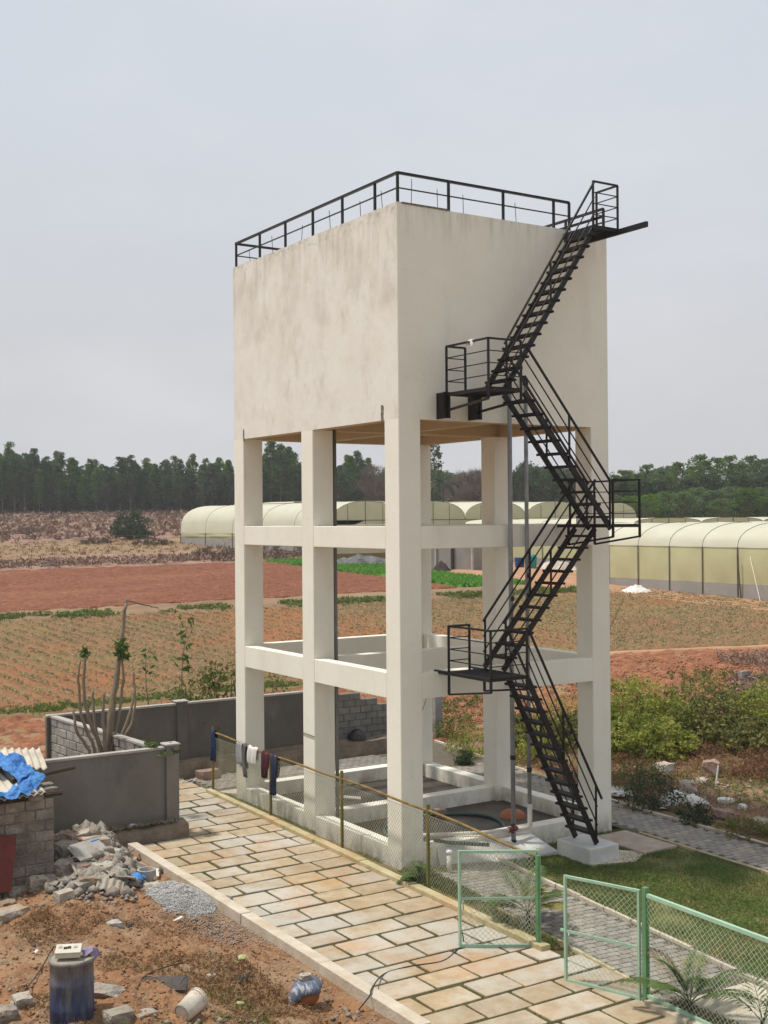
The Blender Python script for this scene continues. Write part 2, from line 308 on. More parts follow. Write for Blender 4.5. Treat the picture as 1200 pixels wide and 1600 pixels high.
m_wet = mat('wet_mud_floor', (0.065, 0.049, 0.032), (0.032, 0.025, 0.018), 0.6, 0.6, 0.08, 8, dirt=[((0.15, 0.12, 0.09), 1.2, 0.5, 0.7, (1, 1, 1), 0.5)], spec=0.5)

ZERO = lambda x, y: np.zeros(np.shape(x))

# ---------------------------------------------------------------- ground
def far_ground(x, y):
    s = (x - CAM[0]) * FW[0] + (y - CAM[1]) * FW[1]
    return terr(x, y) - 0.10 + np.where(s > 40, fbm(x, y, 0.12, 3, 2) * 0.12, 0)
grid(-260, 620, -120, 900, 220, 255, far_ground, 'ground', m_base, smooth=True)
# yard earth: heap side (left of the road)
def heap(x, y):
    z = mound(x, y)
    k = sstep(-4.25, -4.8, x)
    z = z + k * (fbm(x, y, 1.1, 4, 11) * 0.36 + fbm(x, y, 4.2, 4, 12) * 0.14 + np.abs(fbm(x, y, 9.0, 3, 13)) * 0.10)
    return z - 0.012
grid(-17, -4.22, -13, 5.1, 300, 420, heap, 'earth_heap_ground', mat('heap_soil', (0.315, 0.165, 0.080), (0.205, 0.105, 0.052), 1.4, 0.96, 1.0, 22,
     dirt=[((0.35, 0.255, 0.165), 0.7, 0.46, 0.66, (1, 1, 1), 0.7), ((0.085, 0.05, 0.03), 4.5, 0.54, 0.68, (1, 1, 1), 0.75), ((0.37, 0.30, 0.21), 9.0, 0.56, 0.70, (1, 1, 1), 0.7), ((0.14, 0.13, 0.045), 1.1, 0.62, 0.75, (1, 1, 1), 0.5)]))
quad_patch([(-14, 5.62), (-2.85, 5.62), (0.2, 11.4), (-14, 11.4)], 40, 30, -0.03, lambda x, y: fbm(x, y, 1.5, 4, 5) * 0.1, 'back_yard_soil', m_waste)
quad_patch([(-45, 12.0), (26, 12.0), (28.5, 24.6), (-45, 26.2)], 560, 150, -0.02, lambda x, y: (fbm(x, y, 2.4, 4, 21) * 0.55 + np.abs(fbm(x, y, 5.5, 3, 22)) * 0.25 - 0.08) * sstep(12, 14, y), 'ploughed_strip', m_clod)
quad_patch([(12, 8), (26, 4), (62, 11.5), (28.6, 24.8)], 220, 160, -0.03, lambda x, y: fbm(x, y, 2.0, 4, 23) * 0.5 + np.abs(fbm(x, y, 4.5, 3, 24)) * .25, 'ploughed_corner', m_clod)
quad_patch([(-45, 26.0), (28.5, 24.5), (29, 25.6), (-45, 28.0)], 150, 6, 0.02, lambda x, y: fbm(x, y, 1.5, 3, 24) * 0.12, 'grassy_bund', mat('bund_soil', (0.17, 0.14, 0.055), (0.24, 0.15, 0.075), 0.6, 0.95, 0.8, 10), ragged=0.3)
def furrow(x, y): return 0.09 * np.cos((x + 0.03 * y) * 2 * math.pi / 0.95) + fbm(x, y, 2.5, 3, 25) * 0.2
quad_patch([(-45, 27.6), (29, 25.2), (52, 47), (-22, 62)], 700, 200, 0.03, furrow, 'crop_field', m_cropsoil)
quad_patch([(29, 25.2), (60, 14), (62, 30), (52, 47)], 240, 110, 0.03, furrow, 'crop_field_corner', m_cropsoil)
quad_patch([(28.5, 24.7), (60, 13.4), (60, 14.1), (29, 25.4)], 70, 6, 0.02, lambda x, y: fbm(x, y, 1.2, 3, 26) * 0.08, 'field_track', m_orange, ragged=0.2)
quad_patch([(-22, 62), (50, 47.5), (50, 56), (-20, 65.5)], 110, 14, 0.05, lambda x, y: fbm(x, y, 0.9, 3, 27) * 0.3, 'field_bund', m_tan, ragged=0.5)
quad_patch([(-20, 64.6), (43.5, 57), (43.5, 90.5), (-12, 102)], 260, 150, 0.06, lambda x, y: fbm(x, y, 1.4, 3, 28) * 0.22, 'red_field', m_red, ragged=0.4)
quad_patch([(43.8, 57.5), (49.5, 55.5), (49, 88), (43.5, 91)], 30, 120, 0.18, lambda x, y: fbm(x, y, 2.5, 3, 29) * 0.2, 'green_crop_strip', m_greenfield, ragged=0.3)
quad_patch([(49, 16), (56, 12), (62, 72), (49.6, 70)], 40, 160, 0.07, lambda x, y: fbm(x, y, 0.8, 3, 30) * 0.1, 'greenhouse_yard', m_orange, ragged=0.4)
quad_patch([(-12, 102), (49, 90), (49, 108), (-6, 118)], 120, 40, 0.05, lambda x, y: fbm(x, y, 0.8, 4, 31) * 0.7, 'scrub_bank', m_rough, ragged=0.5)
quad_patch([(-6, 117), (49, 107), (49.5, 136), (0, 150)], 120, 60, 0.07, lambda x, y: fbm(x, y, 0.4, 3, 32) * 0.3, 'dry_pasture', m_tan, ragged=1.0)
quad_patch([(-20, 150), (60, 135), (120, 235), (20, 290)], 260, 260, 0.05, lambda x, y: fbm(x, y, 0.35, 4, 33) * 1.3, 'rough_pasture', m_rough, ragged=1.0)
quad_patch([(8.3, -12), (26, -12), (27, 12), (9.1, 12.5)], 220, 260, -0.02, lambda x, y: fbm(x, y, 1.0, 4, 34) * 0.22 + fbm(x, y, 4, 3, 35) * 0.1, 'waste_ground', m_waste)
quad_patch([(-110, 320), (95, 190), (150, 260), (-50, 400)], 60, 60, 0.15, lambda x, y: fbm(x, y, 0.3, 3, 36) * 0.3, 'forest_floor', mat('forest_floor', (0.045, 0.032, 0.022), (0.03, 0.03, 0.018), 0.4, 0.95))
# road bed, lawn, strips
def flat(name, pts, z, m, kind='structure'):
    b = MB(); b.add([(x, y, z) for x, y in pts], [tuple(range(len(pts)))]); o = b.build(name, m); o['kind'] = kind; return o
road = flat('paved_road', [(-4.15, -14), (-0.62, -14), (-0.42, 0), (-0.1, 9.2), (-0.1, 11.3), (-2.95, 11.3), (-2.95, 5.1), (-4.02, 5.1)], 0.012, m_moss)
gate_pad = flat('gateway_floor', [(-0.62, -8.0), (-0.36, -8.0), (-0.12, -5.4), (-0.5, -5.4)], 0.0, m_moss)
quad_patch([(-0.36, 9.1), (0.02, 9.1), (0.45, -0.1), (-0.36, -0.1)], 6, 90, -0.01, lambda x, y: fbm(x, y, 3, 3, 41) * 0.06, 'fence_verge', m_waste)
quad_patch([(-0.5, -5.35), (-0.17, -5.35), (0.45, -0.1), (-0.35, -0.1)], 10, 60, -0.01, lambda x, y: fbm(x, y, 3, 3, 42) * 0.06, 'fence_verge', m_waste)
quad_patch([(-0.8, -14), (-0.62, -14), (-0.42, -8.0), (-0.68, -8.0)], 8, 60, -0.01, lambda x, y: fbm(x, y, 3, 3, 43) * 0.06, 'fence_verge', m_waste)
quad_patch([(1.05, -14), (5.9, -14), (6.32, -0.05), (2.25, -0.05)], 60, 160, 0.0, lambda x, y: fbm(x, y, 1.2, 3, 44) * 0.05, 'lawn', m_grassbase)
flat('light_cement_apron', [(-0.15, 9.2), (6.3, 8.9), (6.3, 8.1), (-0.1, 8.1)], 0.006, m_kerb)
flat('pavement_bed', [(-0.9, -14), (1.05, -14), (2.2, -0.12), (0.45, -0.12)], 0.004, m_joint)
flat('pavement_bed', [(5.9, -14), (7.85, -14), (7.9, 0.8), (9.2, 11.8), (7.3, 11.8), (6.35, 8.2), (6.3, -0.05)], 0.004, m_joint)
flat('pavement_bed', [(-0.15, 9.2), (6.35, 8.95), (7.3, 11.0), (0, 11.3)], 0.005, m_joint)

# paving stones of the road (children of the road)
def prism(name, m, parent, x0, x1, y0, y1, z0, z1, jit=0.012, shear=0.0, seed=0):
    rs = random.Random(seed); c = [(x0, y0), (x1, y0), (x1, y1), (x0, y1)]
    c = [(x + rs.uniform(-jit, jit) + shear * y, y + rs.uniform(-jit, jit)) for x, y in c]
    pts = []
    for i in range(4):
        p, q = c[i], c[(i + 1) % 4]; k = 0.018
        L = math.hypot(q[0] - p[0], q[1] - p[1]); t = min(0.3, k / L)
        pts.append((p[0] + (q[0] - p[0]) * t, p[1] + (q[1] - p[1]) * t)); pts.append((p[0] + (q[0] - p[0]) * (1 - t), p[1] + (q[1] - p[1]) * (1 - t)))
    n = 8; tl = [rs.uniform(-0.004, 0.004) for _ in range(3)]
    cx = (x0 + x1) / 2; cy = (y0 + y1) / 2
    V = [(x, y, z0) for x, y in pts] + [(x, y, z1 - 0.008 + tl[0] + tl[1] * (x - cx) + tl[2] * (y - cy)) for x, y in pts]
    V += [(cx + shear * 0 + (x - cx) * 0.982, cy + (y - cy) * 0.972, z1 + tl[0] + tl[1] * (x - cx) + tl[2] * (y - cy)) for x, y in pts]
    F = [tuple(range(16, 24))] + [(i, (i + 1) % n, n + (i + 1) % n, n + i) for i in range(n)] + [(n + i, n + (i + 1) % n, 2 * n + (i + 1) % n, 2 * n + i) for i in range(n)]
    b = MB(); b.add(V, F); return b
ROOT[road.name] = np.zeros(3)
rs = random.Random(3); y = 11.25; ci = 0
while y > -12.5:
    d = rs.uniform(0.62, 0.74); xl = (-2.93 if y > 5.3 else -4.0 - 0.013 * max(0, 5 - y)); xr = -0.12 - 0.031 * max(0, 9 - y) if y > -5.3 else (-0.15 - 0.09 * (-5.3 - y) if y > -8.0 else -0.66)
    if y > 9.2: xr = -0.15
    x = xl; ws = []
    first = rs.uniform(0.4, 0.6) if ci % 2 else rs.uniform(0.8, 1.0)
    while x < xr - 0.25:
        w = first if not ws else (rs.uniform(0.74, 0.95) if rs.random() < .72 else rs.uniform(1.1, 1.35))
        if xr - (x + w) < 0.35: w = xr - x
        ws.append(w); g = rs.uniform(0.030, 0.050)
        jt = 0.016
        b = prism('paving_stone', m_stone, road, x + g * .8, x + w - g * .8, y - d + g, y - g, 0.002, 0.034 + rs.uniform(-0.006, 0.008), 0.016, 0.0, seed=int(1000 * x + 77 * y) % 99991)
        b.build('paving_stone', m_stone, road); x += w
    y -= d; ci += 1

# grey pavers
def paver_field(bed_name, frame, inside, key, limit=300):
    """frame: origin, angle; pavers 0.24 x 0.17 in running bond"""
    (ox, oy), a = frame; ca, sa = math.cos(a), math.sin(a); W_, D_ = 0.24, 0.17; cells = []
    for j in range(-5, 130):
        for i in range(-30, 60):
            u = (i + 0.5 * (j % 2)) * W_; v = j * D_
            x = ox + ca * u - sa * v; yy = oy + sa * u + ca * v
            if inside(x, yy): cells.append((key(x, yy), x, yy))
    cells.sort()
    bed = bpy.data.objects[bed_name]; ROOT[bed.name] = np.zeros(3)
    g = 0.007
    def pv(cx, cy, sc, base=(0, 0, 0)):
        hw, hd = W_ / 2 - g, D_ / 2 - g; P = [(-hw, -hd), (hw, -hd), (hw, hd), (-hw, hd)]
        h = 0.03 + R.uniform(-0.004, 0.004)
        V = [(cx + ca * p - sa * q, cy + sa * p + ca * q, 0.006) for p, q in P] + [(cx + ca * p * .94 - sa * q * .92, cy + sa * p * .94 + ca * q * .92, h) for p, q in P]
        return V, [(4, 5, 6, 7), (0, 1, 5, 4), (1, 2, 6, 5), (2, 3, 7, 6), (3, 0, 4, 7)]
    b = MB(); b.add(*pv(0, 0, 1)); proto = None
    for k, (d, x, yy) in enumerate(cells[:limit]):
        if proto is None:
            proto = b.build('paver', m_paver, bed); o = proto
        else:
            o = proto.copy(); COL.objects.link(o)
        o.location = (x, yy, R.uniform(-0.003, 0.003)); o.rotation_euler = (R.uniform(-.01, .01), R.uniform(-.01, .01), 0)
    rest = MB()
    for d, x, yy in cells[limit:]: rest.add(*pv(x, yy, 1))
    if rest.v:
        o = rest.build('far_pavers', m_paver, bed); o['kind'] = 'stuff'
def dcam(x, y): return (x - CAM[0]) * FW[0] + (y - CAM[1]) * FW[1]
def inview(x, y, z=0, mg=40):
    q = np.array([x, y, z]) - CAM; d = q @ _F2; return -mg < 600 + F_PX * (q @ _RR) / d < 1200 + mg and 800 - F_PX * (q @ _UR) / d < 1600 + mg
def in_left(x, y): return -14 < y < -0.2 and -0.42 + 0.12 * (y + 7.3) + 0.1 < x < 1.2 + 0.117 * (y + 8.6) - 0.12 and (y > -8.15 + 0.2 * x or y < -12)
paver_field('pavement_bed', ((0.4, -13.9), -0.117), in_left, lambda x, y: dcam(x, y) if inview(x, y) else 99 + dcam(x, y))
def in_right(x, y):
    xr = 7.82 + 0.004 * (y + 14) if y < 0.8 else 7.9 + (y - 0.8) * 0.118
    return -14 < y < 11.6 and (5.98 + 0.027 * (y + 14) + 0.1 if y < 0 else 6.45) < x < xr - 0.1
paver_field('pavement_bed.001', ((6.6, -13.9), -0.02), in_right, lambda x, y: dcam(x, y) if inview(x, y, 0, 0) and y < 1.5 else 99 + dcam(x, y))
paver_field('pavement_bed.002', ((0.0, 9.4), 0.0), lambda x, y: 9.3 < y < 11.1 and 0 < x < 6.35, lambda x, y: dcam(x, y), 200)
flat('cement_landing', [(-0.6, -13.6), (1.0, -13.6), (1.1, -8.3), (-0.45, -8.25)], 0.035, m_kerb)

# kerbs
def kerb_run(p, q, w, h, m, label, group, n, gap=0.012, z0=-0.05):
    p = np.array(p, float); q = np.array(q, float)
    bb = MB(); bb.bar((*p, 0.0), (*q, 0.0), w * 0.8, 0.06); kb = bb.build('kerb', m_mortar); kb['kind'] = 'structure'; ROOT[kb.name] = np.zeros(3)
    for k in range(n):
        a = p + (q - p) * k / n; b_ = p + (q - p) * (k + 1) / n; d = (b_ - a) / np.linalg.norm(b_ - a)
        b = MB(); hh = h + R.uniform(-0.012, 0.012); off = np.array([R.uniform(-.012, .012), 0])
        b.bar((*(a + d * gap + off), (hh + z0) / 2), (*(b_ - d * gap + off), (hh + z0) / 2), w, hh - z0)
        b.build('kerb_stone', m, kb, bevel=0.012)
kerb_run((-4.12, 4.85), (-4.36, -13), 0.23, 0.17, m_kerb, '', '', 6, gap=0.005)
kerb_run((-0.25, 9.15), (-0.66, -5.45), 0.20, 0.13, m_kerbmoss, '', '', 7, gap=0.004)
kerb_run((-0.86, -8.05), (-1.02, -13.6), 0.20, 0.12, m_kerb, '', '', 6)
kerb_run((0.40, -0.15), (-0.42, -7.6), 0.07, 0.06, m_kerbmoss, '', '', 9)
kerb_run((2.22, -0.3), (1.14, -9.2), 0.07, 0.08, m_kerb, '', '', 11)
kerb_run((5.93, -13.5), (6.28, -0.6), 0.07, 0.06, m_kerbmoss, '', '', 14)
kerb_run((7.86, -13.5), (7.92, 0.9), 0.08, 0.07, m_kerb, '', '', 14)
kerb_run((7.92, 0.9), (9.22, 11.9), 0.08, 0.07, m_kerb, '', '', 12)

# ---------------------------------------------------------------- water tower
W, L, CU, CV = 6.0, 7.97, 0.564, 0.56
B0 = 3.712; HT, HB = 14.16, 9.58; Z2T, Z2B, Z1T, Z1B, Z0T = 7.29, 6.80, 4.14, 3.59, 0.42
tower = thing('water_tower', (3, 4, 0), 'tall cream water tower with a square tank on six columns', 'water tower')
def cpris(b, x0, x1, y0, y1, z0, z1, k=0.014):
    P = [(x0 + k, y0), (x1 - k, y0), (x1, y0 + k), (x1, y1 - k), (x1 - k, y1), (x0 + k, y1), (x0, y1 - k), (x0, y0 + k)]
    b.add([(x, y, z0) for x, y in P] + [(x, y, z1) for x, y in P], [(i, (i + 1) % 8, 8 + (i + 1) % 8, 8 + i) for i in range(8)] + [tuple(range(8, 16)), tuple(range(7, -1, -1))])
cx_ = [(0, CV), (W - CV, W)]; cy_ = [(0, CU), (B0, B0 + CU), (L - CU, L)]
for xa, xb in cx_:
    for ya, yb in cy_:
        b = MB(); cpris(b, xa, xb, ya, yb, -0.05, HB); b.build('column', m_wall, tower)
def ring(z0, z1, w, name, ins=0.003):
    for xa, xb in ((ins, w), (W - w, W - ins)):
        for ya, yb in ((CU, B0), (B0 + CU, L - CU)):
            b = MB(); b.box(xa, xb, ya, yb, z0, z1); b.build(name, m_wall, tower, bevel=0.012)
    for ya, yb in ((ins, w), (B0 + 0.12, B0 + 0.12 + w), (L - w, L - ins)):
        b = MB(); b.box(CV, W - CV, ya, yb, z0, z1); b.build(name, m_wall, tower, bevel=0.012)
ring(Z1B, Z1T, 0.30, 'beam'); ring(Z2B, Z2T, 0.30, 'beam'); ring(-0.05, Z0T, 0.36, 'plinth_beam', 0.004)
# tank: outer shell, recessed underside
b = MB(); t = 0.32; k = 0.014
oc = [(k, 0), (W - k, 0), (W, k), (W, L - k), (W - k, L), (k, L), (0, L - k), (0, k)]
ic = [(t, t), (W - t, t), (W - t, t), (W - t, L - t), (W - t, L - t), (t, L - t), (t, L - t), (t, t)]
V = [(x, y, HB) for x, y in oc] + [(x, y, HT) for x, y in oc] + [(x, y, HB) for x, y in ic] + [(x, y, HB + 0.35) for x, y in ic]
F = [(i, (i + 1) % 8, 8 + (i + 1) % 8, 8 + i) for i in range(8)] + [tuple(range(8, 16))] + [(i, 16 + i, 16 + (i + 1) % 8, (i + 1) % 8) for i in range(8)] + [(16 + i, 24 + i, 24 + (i + 1) % 8, 16 + (i + 1) % 8) for i in (0, 2, 4, 6)] + [(30, 28, 26, 24)]
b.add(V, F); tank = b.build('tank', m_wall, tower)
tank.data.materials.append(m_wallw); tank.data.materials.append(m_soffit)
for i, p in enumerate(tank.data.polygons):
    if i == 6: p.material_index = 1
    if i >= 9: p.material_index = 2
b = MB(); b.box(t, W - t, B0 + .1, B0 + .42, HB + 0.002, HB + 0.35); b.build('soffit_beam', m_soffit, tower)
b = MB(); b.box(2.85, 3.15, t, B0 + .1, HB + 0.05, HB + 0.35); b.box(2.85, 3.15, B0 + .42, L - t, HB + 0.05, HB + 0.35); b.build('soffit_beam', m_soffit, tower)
# roof slab edge strip and chipped spots
b = MB(); b.box(0.12, 1.35, -0.02, 0.10, HT + 0.001, HT + 0.035); b.build('edge_strip', m_rawcon, tower)
b = MB()
V, F = chunk(0.05, 0.10, 0.34, 5, 0.5, 2); V[:, 0] *= 0.5; b.add(V + np.array([0.0, CU + 0.07, HB + 0.02]), F)
V, F = chunk(0.05, 0.07, 0.30, 9, 0.5, 2); V[:, 0] *= 0.4; b.add(V + np.array([0.0, L - CU - 0.02, HB - 0.02]), F)
o = b.build('broken_plaster', m_rawcon, tower)
# uneven plaster lip along the left parapet
b = MB()
for k in range(60):
    y0 = k * L / 60; h = 0.012 + 0.03 * max(0, float(fbm(np.array(y0), np.array(0.0), 1.7, 3, 9)) + 0.3)
    b.box(0.0, 0.14, y0, y0 + L / 60, HT, HT + h)
b.build('plaster_lip', m_wallw, tower)
# roof railing
rr = MB(); ZR, ZM = 14.82, 14.50
def rl(b, p, q, r): b.bar(p, q, r * 2, r * 2)
for z, r in ((ZR, 0.028), (ZM, 0.013)):
    rl(rr, (0.05, 0.05, z), (0.05, L - 0.08, z), r); rl(rr, (0.05, 0.05, z), (4.86, 0.05, z), r)
    rl(rr, (0.05, L - 0.08, z), (W - 0.06, L - 0.08, z), r); rl(rr, (W - 0.06, L - 0.08, z), (W - 0.06, 0.05, z), r)
railing = rr.build('roof_railing', m_black, tower)
ROOT[railing.name] = ROOT[tower.name]
posts = [(0.05, y) for y in (0.05, 0.95, 2.34, 3.71, 5.09, 6.48, 7.86)] + [(x, 0.05) for x in (1.385, 2.9, 4.385, 4.86)] + [(x, L - .08) for x in (1.5, 3.0, 4.5)] + [(W - .06, y) for y in (0.05, 1.4, 2.8, 4.2, 5.6, 6.9, 7.86)]
for x, y in posts:
    b = MB(); b.bar((x, y, HT - 0.02), (x, y, ZR), 0.05, 0.05); b.build('post', m_black, railing)
for x, y, h in [(0.12, 0.75, .45), (0.12, 1.65, .42), (0.12, 3.0, .5), (0.12, 4.4, .45), (0.12, 5.9, .48), (0.12, 6.6, .5), (0.5, 0.2, .62), (1.2, 0.2, .5), (1.9, 0.2, .48), (3.4, 0.2, .5), (0.14, 7.2, .4)]:
    b = MB(); b.tube([(x, y, HT), (x + R.uniform(-.03, .03), y + R.uniform(-.03, .03), HT + h)], 0.008, 5); b.build('rebar', m_rebar, tower)
# floor inside the base
b = MB(); b.box(0.36, W - .36, 0.36, L - .36, -0.05, 0.06); fl = b.build('sump_floor', m_wet, tower)

# ---------------------------------------------------------------- outside stair
stair = thing('steel_staircase', (3, -1, 0.4), 'black steel zigzag staircase climbing the right face of the water tower', 'staircase')
def flight(x0, z0, x1, z1, ya, yb, n, rail_out=True, rail_in=True, mids=2, h0=1.15, h1=1.02, ext=0.0):
    b = MB(); d = 1 if x1 > x0 else -1
    for yy in (ya, yb): b.bar((x0, yy, z0), (x1, yy, z1), 0.045, 0.12)
    f = b.build('flight', m_black, stair); ROOT[f.name] = ROOT[stair.name]
    for k in range(1, n + 1):
        u = k / (n + 0.6); x = x0 + (x1 - x0) * u; z = z0 + (z1 - z0) * u
        b = MB(); b.box(x - 0.115, x + 0.115, yb - 0.06, ya + 0.06, z - 0.018, z + 0.012)
        b.box(x - 0.115, x - 0.10, yb - 0.06, ya + 0.06, z - 0.04, z - 0.018); b.box(x + 0.10, x + 0.115, yb - 0.06, ya + 0.06, z - 0.04, z - 0.018)
        b.build('tread', m_tread, f)
    for yy, on_ in ((ya + 0.03, rail_in), (yb - 0.03, rail_out)):
        if not on_: continue
        b = MB()
        for q in range(mids + 1):
            k = 1 - q / (mids + 1.0); r = 0.02 if q == 0 else 0.011
            e = ext if q == 0 else 0
            p0 = np.array((x0, yy, z0 + h0 * k)); p1 = np.array((x1, yy, z1 + h1 * k)); dd = p1 - p0
            b.bar(p0 - dd * e, p1, r * 2, r * 2)
        b.build('handrail', m_black, f)
        for u in (0.02, 0.5):
            x = x0 + (x1 - x0) * u; z = z0 + (z1 - z0) * u; b = MB(); b.bar((x, yy, z), (x, yy, z + h0 + (h1 - h0) * u), 0.035, 0.035); b.build('post', m_black, f)
def landing(x0, x1, y0, y1, z, rh, sides, brk, bar_to=None, drop=0.5):
    b = MB(); n = 11
    for k in range(n + 1):
        yy = y0 + (y1 - y0) * k / n; b.bar((x0, yy, z), (x1, yy, z), 0.05, 0.02)
    for k in range(4):
        xx = x0 + (x1 - x0) * (k + .5) / 4; b.bar((xx, y0, z - .012), (xx, y1, z - .012), 0.018, 0.02)
    f = b.build('landing', m_tread, stair); ROOT[f.name] = ROOT[stair.name]
    b = MB(); inn = bar_to if bar_to is not None else y1
    for xx in (x0, x1): b.bar((xx, inn, z - .03), (xx, y0, z - .03), 0.06, 0.07)
    b.bar((x0, y0, z - .03), (x1, y0, z - .03), 0.05, 0.06); b.bar((x0, y1, z - .03), (x1, y1, z - .03), 0.04, 0.05)
    b.build('edge_frame', m_black, f)
    if brk:
        for xx in (x0, x1):
            b = MB(); b.bar((xx, y1, z), (xx, y1, z - drop), 0.045, 0.045); b.bar((xx, y1, z - drop), (xx, y0, z - drop * 0.58), 0.04, 0.04); b.bar((xx, y0, z), (xx, y0, z - drop * .6), 0.045, 0.045)
            b.build('bracket', m_black, f)
    b = MB()
    for q in range(4):
        zz = z + rh * (1 - q / 4); r = 0.02 if q == 0 else 0.010
        for (p, q2) in sides: b.bar((*p, zz), (*q2, zz), 2 * r, 2 * r)
    b.build('guard_rail', m_black, f)
    for p in sorted({p for s_ in sides for p in s_}):
        b = MB(); b.bar((*p, z - 0.02), (*p, z + rh), 0.04, 0.04); b.build('post', m_black, f)
# landings (x0, x1, outer y, inner y)
yi, yo = -0.36, -1.82
landing(1.0, 1.95, yo, yi, 4.17, 0.98, [((1.0, yi), (1.0, yo)), ((1.0, yo), (1.95, yo)), ((1.0, yi), (1.55, yi))], True, 0.16, 0.48)
landing(4.4, 5.2, yo, yi, 7.29, 0.99, [((5.2, yi), (5.2, yo)), ((4.4, yo), (5.2, yo)), ((4.45, yi), (5.2, yi))], True, 0.0, 0.46)
landing(1.0, 1.85, yo, yi, 10.13, 1.0, [((1.0, yi), (1.0, yo)), ((1.0, yo), (1.85, yo)), ((1.0, yi), (1.5, yi))], False)
landing(4.65, 5.4, -1.0, -0.02, 14.05, 1.0, [((4.65, -1.0), (5.4, -1.0)), ((5.4, -1.0), (5.4, -0.3))], False)
b = MB(); b.bar((5.4, 0.35, 13.98), (5.4, -1.93, 13.98), 0.07, 0.12); b.bar((4.65, 0.35, 13.98), (4.65, -1.05, 13.98), 0.07, 0.12); b.build('support_beam', m_black, stair)
b = MB(); b.bar((4.7, 0.3, 14.2), (4.7, -1.28, 14.2), 0.05, 0.05); b.build('support_beam', m_black, stair)
for xx in (1.0, 1.85):
    b = MB(); b.box(xx - .02, xx + .02, -0.37, -0.001, 9.60, 10.16); b.box(xx - .09, xx + .09, -0.37, -0.35, 9.60, 10.16); b.build('wall_plate', m_black, stair)
    b = MB(); b.bar((xx, -.36, 9.76), (xx, -1.82, 9.90), 0.04, 0.05); b.bar((xx, -1.82, 9.90), (xx, -1.82, 10.12), 0.04, 0.04); b.build('brace', m_black, stair)
flight(3.86, 0.40, 1.98, 4.10, -1.12, -1.80, 13, h0=1.2, h1=1.05, ext=0.07)
flight(1.95, 4.20, 4.60, 7.20, -0.36, -1.02, 11, h1=1.1, h0=1.0)
flight(4.35, 7.20, 1.95, 10.08, -1.12, -1.80, 10, h0=1.0, h1=1.0)
flight(2.05, 10.18, 4.66, 13.98, -0.30, -1.00, 14, rail_in=False, mids=2, h0=1.0, h1=1.05)
ped = MB(); ped.box(3.50, 4.35, -1.98, -0.9, -0.05, 0.37); pedo = ped.build('stair_footing', mat('white_cement', (0.62, 0.62, 0.60), (0.50, 0.49, 0.46), 1.5, 0.9, 0.3, 12, dirt=[((0.48, 0.42, 0.34), 1.0, 0.5, 0.7, (1, 1, 1), 0.6)]), bevel=0.03)
m_wcem = pedo.data.materials[0]
tag(pedo, 'whitewashed concrete block under the foot of the black staircase', 'footing')
# ---------------------------------------------------------------- cement walls
def wall_panel(name_label, x0, x1, y, thick, z0, z1, cat='wall', pillars=(), plinth=None, m=m_gwall):
    t = thing('boundary_wall', ((x0 + x1) / 2, y, 0), name_label, cat)
    b = MB(); b.box(x0, x1, y, y + thick, z0, z1 - 0.06); b.build('wall_panel', m, t)
    b = MB(); b.box(x0 - .01, x1 + .01, y - .025, y + thick + .02, z1 - 0.06, z1); b.build('coping', m_gcap, t, bevel=0.01)
    for px in pillars:
        b = MB(); b.box(px - .16, px + .16, y - .10, y + thick + .05, z0, z1 + 0.03); b.build('pillar', m, t, bevel=0.012)
        b = MB(); b.box(px - .19, px + .19, y - .13, y + thick + .08, z1 + 0.03, z1 + 0.07); b.build('pillar_cap', m_gcap, t, bevel=0.01)
    return t
nw = wall_panel('grey rendered boundary wall across the end of the rubble heap, nearest to the road', -9.5, -2.93, 5.47, 0.15, 0.0, 2.12, pillars=(-2.9,))
b = MB(); V, F = chunk(1, 1, 1, 4, 0.0, 0)
xs = np.linspace(-9.5, -2.62, 60); prof = [(5.10, -0.05), (5.13, 0.32), (5.47, 0.42)]
V = []; 
for i, x in enumerate(xs):
    for yy, zz in prof: V.append((x, yy + float(fbm(np.array(x), np.array(zz), 2.5, 3, 8)) * .06, zz + (0.14 * float(fbm(np.array(x), np.array(yy), 2.0, 4, 7)) if zz > 0 else 0)))
F = [(i * 3 + j, (i + 1) * 3 + j, (i + 1) * 3 + j + 1, i * 3 + j + 1) for i in range(59) for j in range(2)] + [(59 * 3, 59 * 3 + 1, 59 * 3 + 2)]
b.add(V, F); b.box(-2.72, -2.62, 5.10, 5.60, -0.05, 0.30); b.build('rough_plinth', m_rubblebase, nw)
fw = wall_panel('long dark grey rendered boundary wall behind the water tower', -3.95, 5.3, 11.6, 0.15, 0.35, 2.14, pillars=(0.0,), m=mat('dark_cement_render', (0.135, 0.125, 0.112), (0.10, 0.092, 0.083), 0.8, 0.95, 0.2, 10, dirt=[((0.20, 0.185, 0.165), 1.2, 0.55, 0.72, (1, 1, 0.4), 0.5)]))
b = MB(); xs = np.linspace(-3.9, 7.6, 80)
prof = [(11.12, -0.05), (11.15, 0.45), (11.6, 0.50)]; V = []
for i, x in enumerate(xs):
    for yy, zz in prof: V.append((x, yy + float(fbm(np.array(x), np.array(zz), 1.5, 3, 18)) * .08, zz + (0.12 * float(fbm(np.array(x), np.array(yy), 1.6, 4, 17)) if zz > 0 else 0)))
F = [(i * 3 + j, (i + 1) * 3 + j, (i + 1) * 3 + j + 1, i * 3 + j + 1) for i in range(79) for j in range(2)]
b.add(V, F); b.build('rough_plinth', m_rubblebase, fw)

